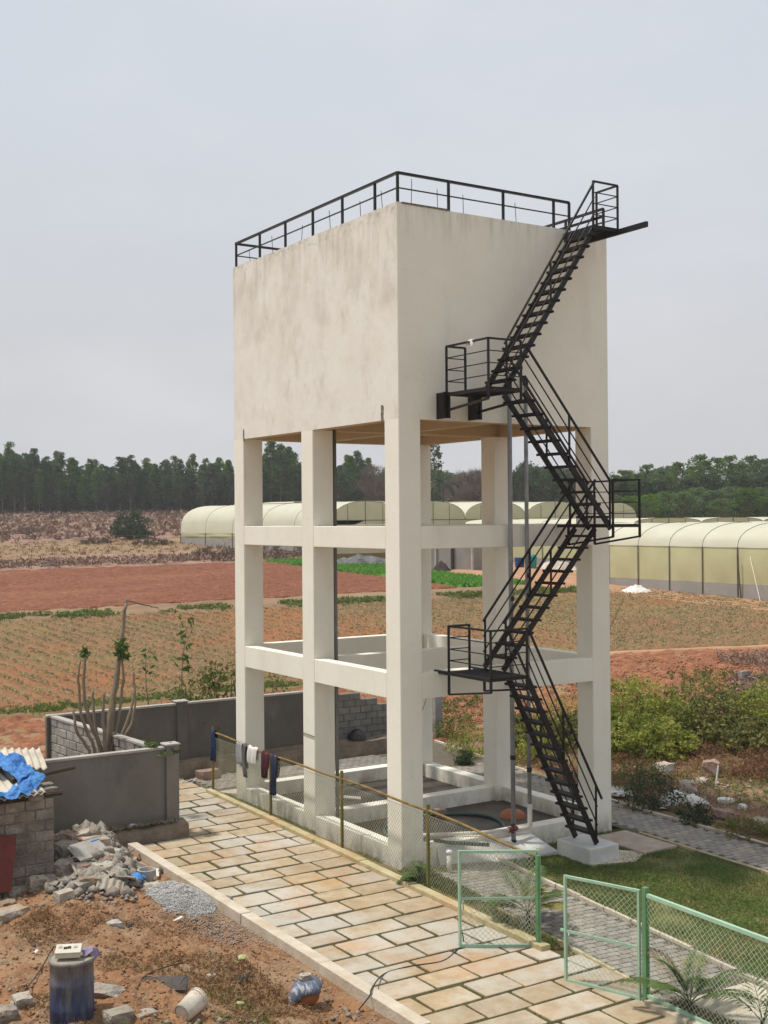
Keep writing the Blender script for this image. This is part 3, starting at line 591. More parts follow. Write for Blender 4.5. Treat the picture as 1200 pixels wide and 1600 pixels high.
def block_wall(root_name, label, cat, o, dirx, length, rows, bw, bh, th, z0, m, cap=True, top_fn=None, group=None, lab_parent=True):
    """wall of concrete blocks laid in courses; dirx: unit vector along it"""
    d = np.array([dirx[0], dirx[1], 0.0]); nrm = np.array([-d[1], d[0], 0.0]); o = np.array(o, float)
    t = thing(root_name, tuple(o + d * length / 2), label, cat)
    b = MB(); p = o + nrm * th / 2; hh = rows * bh
    b.bar(tuple(p + np.array([0, 0, z0 + hh / 2])), tuple(p + d * length + np.array([0, 0, z0 + hh / 2])), th - 0.03, hh - 0.02) if top_fn is None else None
    if top_fn is None: b.build('mortar_core', m_mortar, t)
    rs = random.Random(int(length * 100))
    for r in range(rows):
        u = -0.5 * bw * (r % 2)
        while u < length - 0.05:
            a = max(u, 0) + 0.012; e = min(u + bw, length) - 0.012; u += bw
            if e - a < 0.08: continue
            if top_fn is not None and (r + 1) * bh > top_fn((a + e) / 2): continue
            off = rs.uniform(-0.012, 0.012); mid = o + nrm * (th / 2 + off); z = z0 + r * bh + bh / 2
            bb = MB(); bb.bar(tuple(mid + d * a + np.array([0, 0, z])), tuple(mid + d * e + np.array([0, 0, z])), th, bh - 0.022)
            if top_fn is not None: bb.bar(tuple(mid + d * (a - .012) + np.array([0, 0, z])), tuple(mid + d * (e + .012) + np.array([0, 0, z])), th - 0.04, bh)
            bb.build('block', m, t, bevel=0.012)
    if cap:
        b = MB(); zc = z0 + rows * bh + 0.02
        b.bar(tuple(o + nrm * th / 2 + np.array([0, 0, zc])), tuple(o + d * length + nrm * th / 2 + np.array([0, 0, zc])), th + 0.04, 0.05); b.build('coping', m_gcap, t)
    return t
p0 = np.array([-3.85, 11.6]); p1 = np.array([-3.3, 5.7]); dd = p1 - p0; ln = float(np.linalg.norm(dd)); dd /= ln
block_wall('block_wall', 'pale block wall running back from the near grey wall, behind the bare tree', 'wall', (p0[0] - .0, p0[1], 0), (dd[0], dd[1]), ln, 9, 0.42, 0.225, 0.16, 0.05, m_block)
block_wall('block_wall', 'unplastered block wall stepping down beyond the far left wall, seen under the tower beam', 'wall', (5.32, 11.62, 0), (1, 0), 2.3, 8, 0.42, 0.215, 0.16, 0.42, mat('dark_concrete_block', (0.20, 0.195, 0.185), (0.15, 0.145, 0.135), 3, 0.95, 0.4, 20, rand=0.12), cap=False, top_fn=lambda u: 1.75 - 0.62 * u * 0.5)

# shed at the left edge
Y0 = 2.6; XR = -6.62; ZS = 1.93
sh = block_wall('stone_shed', 'small rough block shed under a tarp and corrugated sheets at the left edge', 'shed', (-9.6, Y0, 0), (1, 0), -XR * -1 + 9.6, 9, 0.40, 0.215, 0.2, 0.0, m_blockdk, cap=False)
sh_root = ROOT[sh.name]
b = MB()
for r in range(9):
    for k in range(7):
        y0 = Y0 + 0.21 + k * 0.40 - 0.2 * (r % 2)
        bb = MB(); bb.box(XR - .2 + R.uniform(-.01, .01), XR + R.uniform(-.012, .012), max(y0, Y0 + .21), y0 + .385, r * .215 + .01, r * .215 + .205)
        bb.build('block', m_blockdk, sh, bevel=0.012)
b = MB(); b.box(-9.6, XR + .03, Y0 - .05, Y0 + .02, 0.35, 0.75); 
def corr(name, c, sx, sy, rz, tx, ty, m, amp=0.028, pitch=0.146, label=None, seed=0, noise_=0.02, nx=60, ny=10):
    """corrugated sheet: ridges along local y"""
    xs = np.linspace(-sx / 2, sx / 2, nx + 1); ys = np.linspace(-sy / 2, sy / 2, ny + 1); X, Y = np.meshgrid(xs, ys)
    Z = amp * np.sin(X * 2 * math.pi / pitch) + fbm(X + seed, Y, 1.5, 3, seed) * noise_ * 3
    X = X + fbm(X * 0 + seed, Y * 4, 1.0, 2, seed + 3) * 0.03
    V = np.stack([X, Y, Z], -1).reshape(-1, 3); V2 = V - np.array([0, 0, 0.012]); n = len(V)
    Mx = np.array(Matrix.Rotation(rz, 3, 'Z') @ Matrix.Rotation(ty, 3, 'Y') @ Matrix.Rotation(tx, 3, 'X'))
    I, J = np.meshgrid(np.arange(nx), np.arange(ny)); a = (J * (nx + 1) + I).ravel(); Fq = np.stack([a, a + 1, a + nx + 2, a + nx + 1], 1)
    per = [i for i in range(nx + 1)] + [j * (nx + 1) + nx for j in range(1, ny + 1)] + [ny * (nx + 1) + i for i in range(nx - 1, -1, -1)] + [j * (nx + 1) for j in range(ny - 1, 0, -1)]
    side = np.array([(per[k], per[k] + n, per[(k + 1) % len(per)] + n, per[(k + 1) % len(per)]) for k in range(len(per))])
    VV = np.concatenate([V, V2]) @ Mx.T + np.array(c); FF = np.concatenate([Fq, Fq[:, ::-1] + n, side])
    return VV, FF
m_asb = mat('asbestos_sheet', (0.56, 0.51, 0.43), (0.42, 0.37, 0.30), 2.2, 0.9, 0.3, 20, dirt=[((0.25, 0.22, 0.18), 3.0, 0.56, 0.72, (1, 1, 1), 0.6)])
V, F = corr('s', (-7.82, Y0 + 1.05, 2.24), 1.9, 2.5, 0.05, 0.16, -0.03, m_asb, seed=2); fast_mesh('roof_sheet', V, F, m_asb, sh, smooth=True)
V, F = corr('s', (-6.72, Y0 + 1.95, 2.42), 0.95, 1.5, -0.18, 0.10, 0.10, m_asb, seed=5); fast_mesh('roof_sheet', V, F, m_asb, sh, smooth=True)
b = MB(); b.tube([(-7.3, 3.2, 2.22), (-5.75, 3.95, 2.20)], 0.04, 6); b.tube([(-9.4, 2.7, 2.02), (-6.45, 2.62, 2.0)], 0.05, 6); b.build('roof_pole', mat('dark_wood', (0.07, 0.05, 0.035), (0.04, 0.03, 0.02), 6, 0.9), sh)
for k, (x, y, w_) in enumerate([(-6.70, 2.75, .38), (-6.62, 3.2, .3), (-7.0, 2.62, .3), (-6.66, 3.7, .34)]):
    V, F = chunk(w_, .22, .18, 30 + k, 0.2); b = MB(); b.add(V + np.array([x, y, 1.94]), F); b.build('coping_stone', m_blockdk, sh)
# blue tarp
m_tarp = mat('blue_tarp', (0.025, 0.13, 0.42), (0.06, 0.25, 0.58), 5.0, 0.55, 1.0, 16, dirt=[((0.10, 0.30, 0.60), 6, 0.6, 0.75, (1, 1, 1), 0.5)], spec=0.4)
def crumple(path, width, amp, seed, n=90, m_=26, m=m_tarp, zfun=None):
    path = np.array(path, float); k = len(path); tt = np.linspace(0, k - 1, n + 1); P = np.stack([np.interp(tt, np.arange(k), path[:, i]) for i in range(3)], 1)
    Dn = np.gradient(P, axis=0); Dn[:, 2] = 0; Dn /= np.linalg.norm(Dn, axis=1)[:, None]; Nn = np.stack([-Dn[:, 1], Dn[:, 0], Dn[:, 0] * 0], 1)
    w = np.linspace(-0.5, 0.5, m_ + 1); V = P[:, None, :] + Nn[:, None, :] * (w[None, :, None] * (width if np.isscalar(width) else np.interp(tt, np.arange(k), width)[:, None, None]))
    X, Y = V[..., 0], V[..., 1]; hh = np.abs(fbm(X, Y, 3.0, 2, seed)) * amp * 2.4 + fbm(X, Y, 9.0, 3, seed + 1) * amp * 1.3
    V[..., 2] += hh - np.abs(w[None, :]) ** 2 * amp * 3; V[..., 0] += fbm(X, Y, 6, 2, seed + 2) * amp; V[..., 1] += fbm(X, Y, 6, 2, seed + 3) * amp
    V = V.reshape(-1, 3); I, J = np.meshgrid(np.arange(m_), np.arange(n)); a = (J * (m_ + 1) + I).ravel(); return V, np.stack([a, a + 1, a + m_ + 2, a + m_ + 1], 1)
V, F = crumple([(-7.9, 4.6, 2.56), (-7.35, 4.15, 2.58), (-7.1, 3.5, 2.5), (-6.95, 2.95, 2.3), (-7.3, 2.66, 2.14), (-8.2, 2.5, 2.13), (-9.0, 2.5, 2.13)], [1.1, 1.05, 0.6, 0.5, 0.5, 0.34, 0.34], 0.15, 3)
o = fast_mesh('tarpaulin', V, F, m_tarp, smooth=False); tag(o, 'crumpled bright blue tarpaulin lying over the shed roof sheets', 'tarpaulin')
# red sheet leaning at the left edge
b = MB(); V = [(-8.7, 2.25, 0.35), (-7.62, 2.1, 0.35), (-7.42, 2.42, 1.35), (-8.9, 2.5, 1.35)]; V2 = [(x + .0, y + .03, z) for x, y, z in V]
b.add(V + V2, [(0, 1, 2, 3), (7, 6, 5, 4), (0, 4, 5, 1), (1, 5, 6, 2), (2, 6, 7, 3), (3, 7, 4, 0)])
o = b.build('metal_sheet', mat('red_painted_sheet', (0.16, 0.035, 0.025), (0.09, 0.03, 0.025), 2, 0.7)); tag(o, 'dark red metal sheet leaning on the shed at the left edge', 'sheet')

# ---------------------------------------------------------------- chain link fence
m_fpost = mat('mossy_green_post', (0.115, 0.12, 0.035), (0.21, 0.15, 0.04), 2.2, 0.8, 0.2, 20, dirt=[((0.14, 0.06, 0.02), 3.0, 0.5, 0.65, (1, 1, 0.5), 0.7)])
m_frail = mat('rusty_fence_pipe', (0.27, 0.18, 0.05), (0.14, 0.09, 0.03), 3.0, 0.7, 0.2, 20, dirt=[((0.17, 0.07, 0.02), 2.0, 0.5, 0.65, (1, 1, 1), 0.7)])
m_wire = mat('weathered_wire', (0.42, 0.41, 0.30), (0.28, 0.26, 0.16), 3.0, 0.7)
m_mint = mat('mint_green_paint', (0.36, 0.53, 0.39), (0.29, 0.44, 0.32), 3.0, 0.5, 0.1, 20, dirt=[((0.50, 0.62, 0.50), 4.0, 0.6, 0.75, (1, 1, 1), 0.5)], spec=0.4)
m_green = mat('green_paint', (0.13, 0.28, 0.13), (0.09, 0.21, 0.09), 3.0, 0.5, 0.1, 20, spec=0.4)
m_gwire = mat('mint_wire', (0.46, 0.52, 0.40), (0.36, 0.42, 0.30), 3.0, 0.6)
def chain(p, q, z0, z1, cell, r, m, parent, z0q=None, z1q=None, sag=0.0):
    p = np.array([p[0], p[1]]); q = np.array([q[0], q[1]]); Ln = float(np.linalg.norm(q - p)); d = (q - p) / Ln; H = z1 - z0; nrm = np.array([-d[1], d[0]])
    b = MB(); n = int((Ln + H) / cell) + 1
    def P3(u, h, o): 
        w = 0.012 * math.sin(u * 2.1 + h * 3) * 1.5
        return (p[0] + d[0] * u + nrm[0] * (o + w), p[1] + d[1] * u + nrm[1] * (o + w), z0 + h)
    for k in range(-int(H / cell) - 1, n):
        for sgn in (1, -1):
            u0 = k * cell if sgn == 1 else k * cell + H
            h0, h1 = 0.0, H; ua, ub = u0, u0 + sgn * H
            # clip to [0, Ln]
            lo = max(0.0, min(ua, ub)); hi = min(Ln, max(ua, ub))
            if hi - lo < 0.02: continue
            f = lambda u: (u - u0) / sgn
            ha, hb = f(lo), f(hi)
            m_ = max(2, int(abs(hb - ha) / 0.45) + 1)
            pts = [P3(lo + (hi - lo) * t / m_, ha + (hb - ha) * t / m_, 0.004 * sgn) for t in range(m_ + 1)]
            b.tube(pts, r, 3, cap=False)
    for h in (0.01, H - 0.01):
        b.tube([P3(0, h, 0), P3(Ln / 2, h, 0), P3(Ln, h, 0)], r * 1.2, 3, cap=False)
    return b.build('chain_link_mesh', m, parent)
FP = [(-0.20, 9.0), (-0.28, 5.45), (-0.34, 1.9), (-0.40, -1.55), (-0.57, -5.15)]
fence = thing('chain_link_fence', (-0.35, 2, 0), 'rusty chain link fence with mossy green posts between the stone road and the tower', 'fence')
for (x, y), h in zip(FP, (1.82, 1.66, 1.84, 1.76, 1.70)):
    b = MB(); b.bar((x, y, 0.02), (x, y, h), 0.055, 0.055); b.build('post', m_fpost, fence)
b = MB(); zs = [1.68, 1.62, 1.66, 1.64, 1.56]; pts = []
for i in range(4):
    for t in np.linspace(0, 1, 8, endpoint=(i == 3)):
        pts.append((FP[i][0] * (1 - t) + FP[i + 1][0] * t, FP[i][1] * (1 - t) + FP[i + 1][1] * t, zs[i] * (1 - t) + zs[i + 1] * t + 0.015 * math.sin(t * 6)))
b.tube(pts, 0.026, 7); b.build('top_rail', m_frail, fence, smooth=True)
b = MB(); b.tube([(x + .01, y, 0.12) for x, y in FP], 0.022, 6); b.build('bottom_rail', m_fpost, fence)
for i in range(4): chain(FP[i], FP[i + 1], 0.12, 1.56, 0.098, 0.0036, m_wire, fence)

def gate(label, hinge, free, z0, z1, zm, flip):
    g = thing('wire_gate', (hinge[0], hinge[1], 0), label, 'gate')
    h = np.array(hinge); f = np.array(free)
    b = MB()
    for z in (z0, z1): b.bar((*h, z), (*f, z), 0.042, 0.042)
    for p in (h, f): b.bar((*p, z0 - .02), (*p, z1 + .02), 0.042, 0.042)
    b.build('gate_frame', m_mint, g)
    b = MB(); e = (f - h) / np.linalg.norm(f - h) * 0.09 * flip; b.bar((*h, zm), (*(f + e), zm), 0.036, 0.036); b.build('middle_rail', m_mint, g)
    b = MB(); c = f - (f - h) / np.linalg.norm(f - h) * 0.06; b.tube([(c[0], c[1], zm), (c[0] - .03, c[1] - .03, zm - .05), (c[0], c[1], zm - .14), (c[0] + .02, c[1] + .02, zm - .2)], 0.012, 6); b.build('latch', m_mint, g)
    chain(h, f, z0, zm, 0.095, 0.0034, m_gwire, g); chain(h, f, zm, z1, 0.095, 0.0034, m_gwire, g)
    return g
gate('open mint green gate leaf joined to the end of the rusty fence', (-0.60, -5.20), (-1.76, -4.46), 0.05, 1.68, 0.87, 0)
gate('open mint green gate leaf hinged on the bright green post', (-0.84, -7.86), (-1.26, -6.64), 0.05, 1.70, 0.83, 1)
gp = thing('green_wire_fence', (-0.86, -10, 0), 'mint green wire fence running off at the bottom right corner beside the lawn', 'fence')
b = MB(); b.bar((-0.82, -7.98, 0.0), (-0.82, -7.98, 1.78), 0.08, 0.08); b.build('post', m_green, gp)
b = MB(); b.bar((-0.96, -11.6, 0.0), (-0.96, -11.6, 1.72), 0.07, 0.07); b.build('post', m_green, gp)
b = MB(); b.bar((-0.82, -7.98, 1.67), (-0.98, -13.0, 1.67), 0.055, 0.055); b.build('top_rail', m_mint, gp)
b = MB(); b.bar((-0.82, -7.98, 0.14), (-0.98, -13.0, 0.14), 0.05, 0.05); b.build('bottom_rail', m_mint, gp)
chain((-0.83, -8.03), (-0.98, -13.0), 0.14, 1.66, 0.095, 0.0034, m_gwire, gp)
b = MB(); b.bar((-0.66, -5.24, 0.02), (-0.66, -5.24, 1.62), 0.06, 0.06); o = b.build('gate_post', m_green, ROOT and None); tag(o, 'dark green post where the rusty fence meets the open gate leaf', 'post')

# clothes on the fence rail
def cloth(label, y, w, dl, dr, colr, colr2, seed, zr=None, cat='trousers', bulge=0.05):
    x = float(np.interp(-y, [-9.0, -5.45, -1.9, 1.55, 5.15], [-.20, -.28, -.34, -.40, -.57])); z = float(np.interp(-y, [-9.0, -5.45, -1.9, 1.55, 5.15], zs)) if zr is None else zr
    n, mm = 26, 10; V = []
    for i in range(n + 1):
        s_ = i / n
        for j in range(mm + 1):
            v = j / mm - .5
            if s_ < .46: t = s_ / .46; off, dz = -0.035 - 0.012 * math.sin(t * 3), -dl * (1 - t)
            elif s_ < .54: t = (s_ - .46) / .08; a = math.pi * t; off, dz = -0.035 * math.cos(a), 0.035 * math.sin(a)
            else: t = (s_ - .54) / .46; off, dz = 0.035 + 0.012 * math.sin(t * 3), -dr * t
            k = 1 + 0.35 * min(1, abs(dz) / 0.3) * (0.5 - abs(v)) ; ww = w * (1 - 0.25 * math.sin(abs(dz) * 3 + seed))
            fold = bulge * math.sin(v * 14 + seed) * (0.25 + min(abs(dz) * 1.6, 1)) * 0.5
            V.append((x + off + fold * (1 if s_ > .5 else -1), y + v * ww + 0.05 * math.sin(dz * 5 + seed), z + dz + 0.02 * math.sin(v * 9 + seed)))
    Fq = [(i * (mm + 1) + j, i * (mm + 1) + j + 1, (i + 1) * (mm + 1) + j + 1, (i + 1) * (mm + 1) + j) for i in range(n) for j in range(mm)]
    b = MB(); b.add(V, Fq); o = b.build(cat.replace(' ', '_'), mat('cloth_' + str(seed), colr, colr2, 4, 0.95, 0.3, 60), smooth=True)
    so_ = o.modifiers.new('t', 'SOLIDIFY'); so_.thickness = 0.008
    tag(o, label, cat)
cloth('dark blue trousers hung over the far end of the rusty fence', 8.88, 0.30, 0.80, 0.5, (0.02, 0.045, 0.12), (0.012, 0.025, 0.07), 1, zr=1.72, cat='trousers')
cloth('light grey trousers hung on the fence beside the white cloth', 7.15, 0.40, 0.52, 0.6, (0.36, 0.36, 0.37), (0.26, 0.26, 0.28), 2)
cloth('dark grey striped leg of clothing hanging just right of the light grey trousers', 6.88, 0.14, 0.80, 0.3, (0.18, 0.17, 0.17), (0.12, 0.12, 0.12), 3, cat='scarf')
cloth('white cloth draped on the rusty fence rail', 6.45, 0.42, 0.40, 0.3, (0.72, 0.70, 0.66), (0.62, 0.60, 0.56), 4, cat='cloth')
cloth('maroon shirt hanging on the rusty fence rail', 5.72, 0.36, 0.62, 0.3, (0.085, 0.018, 0.028), (0.05, 0.012, 0.02), 5, cat='shirt')
cloth('navy blue trousers hanging at the second fence post', 5.22, 0.34, 0.95, 0.5, (0.018, 0.022, 0.05), (0.03, 0.035, 0.07), 6, cat='trousers')

# ---------------------------------------------------------------- pipes and things under the tower
m_pipe = mat('grey_pipe', (0.30, 0.30, 0.30), (0.20, 0.195, 0.19), 3, 0.5, spec=0.5)
m_pvc = mat('white_pvc', (0.66, 0.62, 0.54), (0.55, 0.50, 0.42), 3, 0.5, spec=0.4)
m_dark = mat('dark_plastic', (0.02, 0.02, 0.022), (0.035, 0.03, 0.03), 5, 0.5)
def up_pipe(label, x, y, z0, z1, r, m, band=None):
    t = thing('riser_pipe', (x, y, z0), label, 'pipe')
    b = MB(); b.tube([(x + 0.02, y, z0), (x, y, (z0 + z1) / 2), (x, y, z1)], r, 10); b.build('pipe_run', m, t, smooth=True)
    for zb in band or []:
        b = MB(); b.tube([(x + .018, y, zb), (x + .018, y, zb + 0.10)], r + 0.012, 10); b.build('pipe_joint', m_dark, t)
    return t
t1 = up_pipe('left one of the two grey pipes rising up the right face of the tower', 2.89, -0.13, 0.10, 10.35, 0.052, m_pipe, (2.05, 5.6, 0.16))
b = MB(); b.tube([(2.89, -.13, 10.3), (2.89, -.13, 10.42), (2.93, -.08, 10.5), (3.0, 0.0, 10.5)], 0.06, 8); b.build('elbow', m_dark, t1, smooth=True)
t2 = up_pipe('right one of the two grey pipes rising up the right face of the tower', 3.36, -0.13, 0.95, 10.5, 0.046, m_pipe, (1.72, 6.1))
b = MB(); b.tube([(3.38, -.13, 1.0), (3.38, -.13, 0.52), (3.3, -.13, 0.47), (2.95, -.13, 0.47)], 0.055, 8); b.build('white_lower_pipe', m_pvc, t2, smooth=True)
b = MB(); b.tube([(3.36, -.13, 10.45), (3.36, -.13, 10.55), (3.36, -.06, 10.62), (3.36, 0.0, 10.62)], 0.062, 8); b.build('elbow', m_dark, t2, smooth=True)
b = MB(); b.tube([(2.78, -.14, 0.50), (2.1, 0.05, 0.49), (1.0, 0.62, 0.48), (0.7, 1.2, 0.47)], 0.045, 8); b.build('white_branch_pipe', m_pvc, t1, smooth=True)
v = thing('gate_valve', (2.89, -.13, 0.5), 'red brown valve at the foot of the left riser pipe', 'valve')
b = MB(); b.tube([(2.76, -.13, 0.50), (3.0, -.13, 0.50)], 0.062, 10); b.lathe([(0.0, .09), (.045, .09), (.045, -.09), (0, -.09)], (2.89, -.13, .50), 10); b.build('valve_body', mat('valve_red', (0.16, 0.035, 0.03), (0.10, 0.03, 0.025), 6, 0.6), v)
b = MB(); b.tube([(2.89, -.30, 0.52), (2.89, -.13, 0.52)], 0.018, 6); b.lathe([(0.02, 0), (.06, 0), (.06, .02), (.02, .02)], (2.89, -.13, .60), 10); b.build('hand_wheel', mat('wheel_red', (0.13, 0.03, 0.025), (0.08, 0.02, 0.02), 6, 0.6), v)
up_pipe('dark drain pipe standing behind the middle left column of the tower', 0.64, 3.78, 0.10, 9.6, 0.045, mat('drain_pipe', (0.10, 0.095, 0.09), (0.24, 0.24, 0.24), 0.35, 0.6), (3.4,))
# green hose coil and basin on the sump floor
m_hose = mat('green_hose', (0.035, 0.085, 0.07), (0.025, 0.06, 0.055), 3, 0.5, spec=0.5)
c0 = (2.6, 2.1); pts = [(c0[0] + 1.55 * math.cos(a) + .06 * math.sin(3 * a), c0[1] + 1.30 * math.sin(a), 0.10 + .01 * math.sin(5 * a)) for a in np.linspace(-2.2, 3.9, 60)] + [(1.4, 0.45, .3), (1.0, 0.2, 0.46), (1.2, -0.1, 0.44), (2.1, -.28, 0.3)]
b = MB(); b.tube(pts, 0.045, 7); o = b.build('garden_hose', m_hose, smooth=True); tag(o, 'thick dark green hose looped on the muddy floor under the tower', 'hose')
b = MB(); b.lathe([(0.33, 0.0), (0.30, 0.08), (0.20, 0.15), (0.0, 0.17)], (4.75, 2.2, 0.06), 20); o = b.build('basin', mat('orange_plastic', (0.42, 0.13, 0.06), (0.33, 0.11, 0.05), 2, 0.6), smooth=True); tag(o, 'orange basin lying upside down on the muddy floor under the tower', 'basin')
b = MB(); b.tube([(0.9, 5.9, 0.42), (2.0, 4.9, 0.35)], 0.045, 6); o = b.build('plank', m_pvc); tag(o, 'pale pole resting across the plinth under the tower', 'pole')
for k, (x, y, w_, lab) in enumerate([(3.3, 3.3, .3, 'pinkish stone at the inner corner of the muddy floor under the tower'), (2.4, 3.35, .16, 'small pale stone beside the inner plinth beam under the tower')]):
    V, F = chunk(w_, w_ * .8, w_ * .6, 50 + k, .3); b = MB(); b.add(V + np.array([x, y, .06]), F); o = b.build('stone', mat('pink_stone', (0.33, 0.24, 0.20), (0.2, 0.15, 0.13), 5, 0.9)); tag(o, lab, 'stone')
b = MB(); c = G(585, 1142); b.lathe([(0.30, 0.0), (0.26, 0.16), (0.10, 0.30), (0, 0.31)], (5.9, 11.45, 0.5), 12); o = b.build('rubber_bowl', m_dark, smooth=True); tag(o, 'black rubber bowl lying on the ledge of the block wall behind the tower', 'bowl')
# cement apron at the front right of the plinth, white pvc stub
b = MB(); b.add([(0.9, -0.004, 0.36), (3.5, -0.004, 0.30), (3.5, -0.95, 0.10), (2.0, -0.55, 0.02), (0.9, -0.12, 0.0), (3.5, -0.95, -.05), (2.0, -.6, -.05)], [(0, 4, 3, 1), (1, 3, 2), (2, 3, 6, 5)])
o = b.build('cement_ramp', m_wcem); tag(o, 'smeared whitewashed cement slope between plinth and stair footing', 'cement ramp')
b = MB(); b.add([(3.5, -2.0, 0.05), (4.5, -2.3, 0.03), (5.2, -1.9, 0.03), (4.4, -1.0, 0.06), (3.5, -2.0, -.05), (4.5, -2.3, -.05), (5.2, -1.9, -.05), (4.4, -1.0, -.05)], [(0, 1, 2, 3), (0, 4, 5, 1), (1, 5, 6, 2), (2, 6, 7, 3)])
o = b.build('cement_pad', m_kerb); tag(o, 'thin pale cement pad right of the stair footing', 'pad')
b = MB(); b.box(5.05, 6.1, -2.0, -0.35, -0.02, 0.07); o = b.build('chamber_cover', mat('pink_slab', (0.42, 0.34, 0.28), (0.33, 0.25, 0.20), 3, 0.9, 0.3, 20), bevel=.02); tag(o, 'flat pinkish slab covering a chamber beside the right tower column', 'slab')
pp = G(702, 1366); t = thing('pvc_stub', tuple(pp), 'short white pipe stub with a cap standing behind the fence near the tower corner', 'pipe')
b = MB(); b.tube([pp + (0, 0, -.05), pp + (0, 0, .42)], 0.05, 10); b.build('pipe_run', m_pvc, t, smooth=True); b = MB(); b.tube([pp + (0, 0, .42), pp + (0, 0, .50)], 0.06, 10); b.build('cap', mat('white_cap', (.75, .75, .75), (.7, .7, .7)), t, smooth=True)
# wires: around columns, hanging cables
def catmull(P, k=6):
    P = [np.array(p, float) for p in P]
    if len(P) < 3: return P
    Q = [2 * P[0] - P[1]] + P + [2 * P[-1] - P[-2]]; out = []
    for i in range(1, len(Q) - 2):
        for t in np.arange(k) / k: out.append(.5 * (2 * Q[i] + (Q[i + 1] - Q[i - 1]) * t + (2 * Q[i - 1] - 5 * Q[i] + 4 * Q[i + 1] - Q[i + 2]) * t ** 2 + (3 * Q[i] - Q[i - 1] - 3 * Q[i + 1] + Q[i + 2]) * t ** 3))
    return out + [P[-1]]
def wire(label, pts, r=0.008, m=m_dark, cat='wire'):
    b = MB(); b.tube(catmull(pts), r, 5); o = b.build('wire', m, smooth=True); return tag(o, label, cat)
wire('thin dark wire tied round the middle left column of the tower', [(-.02, 3.69, 2.3), (-.02, 4.3, 2.32)] + [], 0.01)
wire('thin dark wire sagging from the landing down to the muddy floor', [(1.0, -.3, 4.1)] + [(1.0 + 0.25 * t, 0.2 + 2.6 * t, 4.0 - 3.9 * t + .0) for t in np.linspace(0, 1, 8)], 0.006)
wire('forked black wire on the back middle column of the tower', [(4.9, B0 - .02, 3.55), (5.45, B0 - .02, 3.0), (5.75, B0 - .02, 3.1), (5.98, B0 - .02, 3.2)], 0.012)
road_cable = [G(550, 1590), (-4.42, -5.75, .18), (-4.25, -5.55, 0.20)] + [G(x, y, 0.05) for x, y in ((600, 1522), (640, 1510), (690, 1502), (712, 1486), (724, 1470))] + [(-1.76, -4.4, .5)]
wire('black cable lying across the stone road from the clay pot to the gate', [tuple(p) for p in road_cable], 0.012, cat='cable')
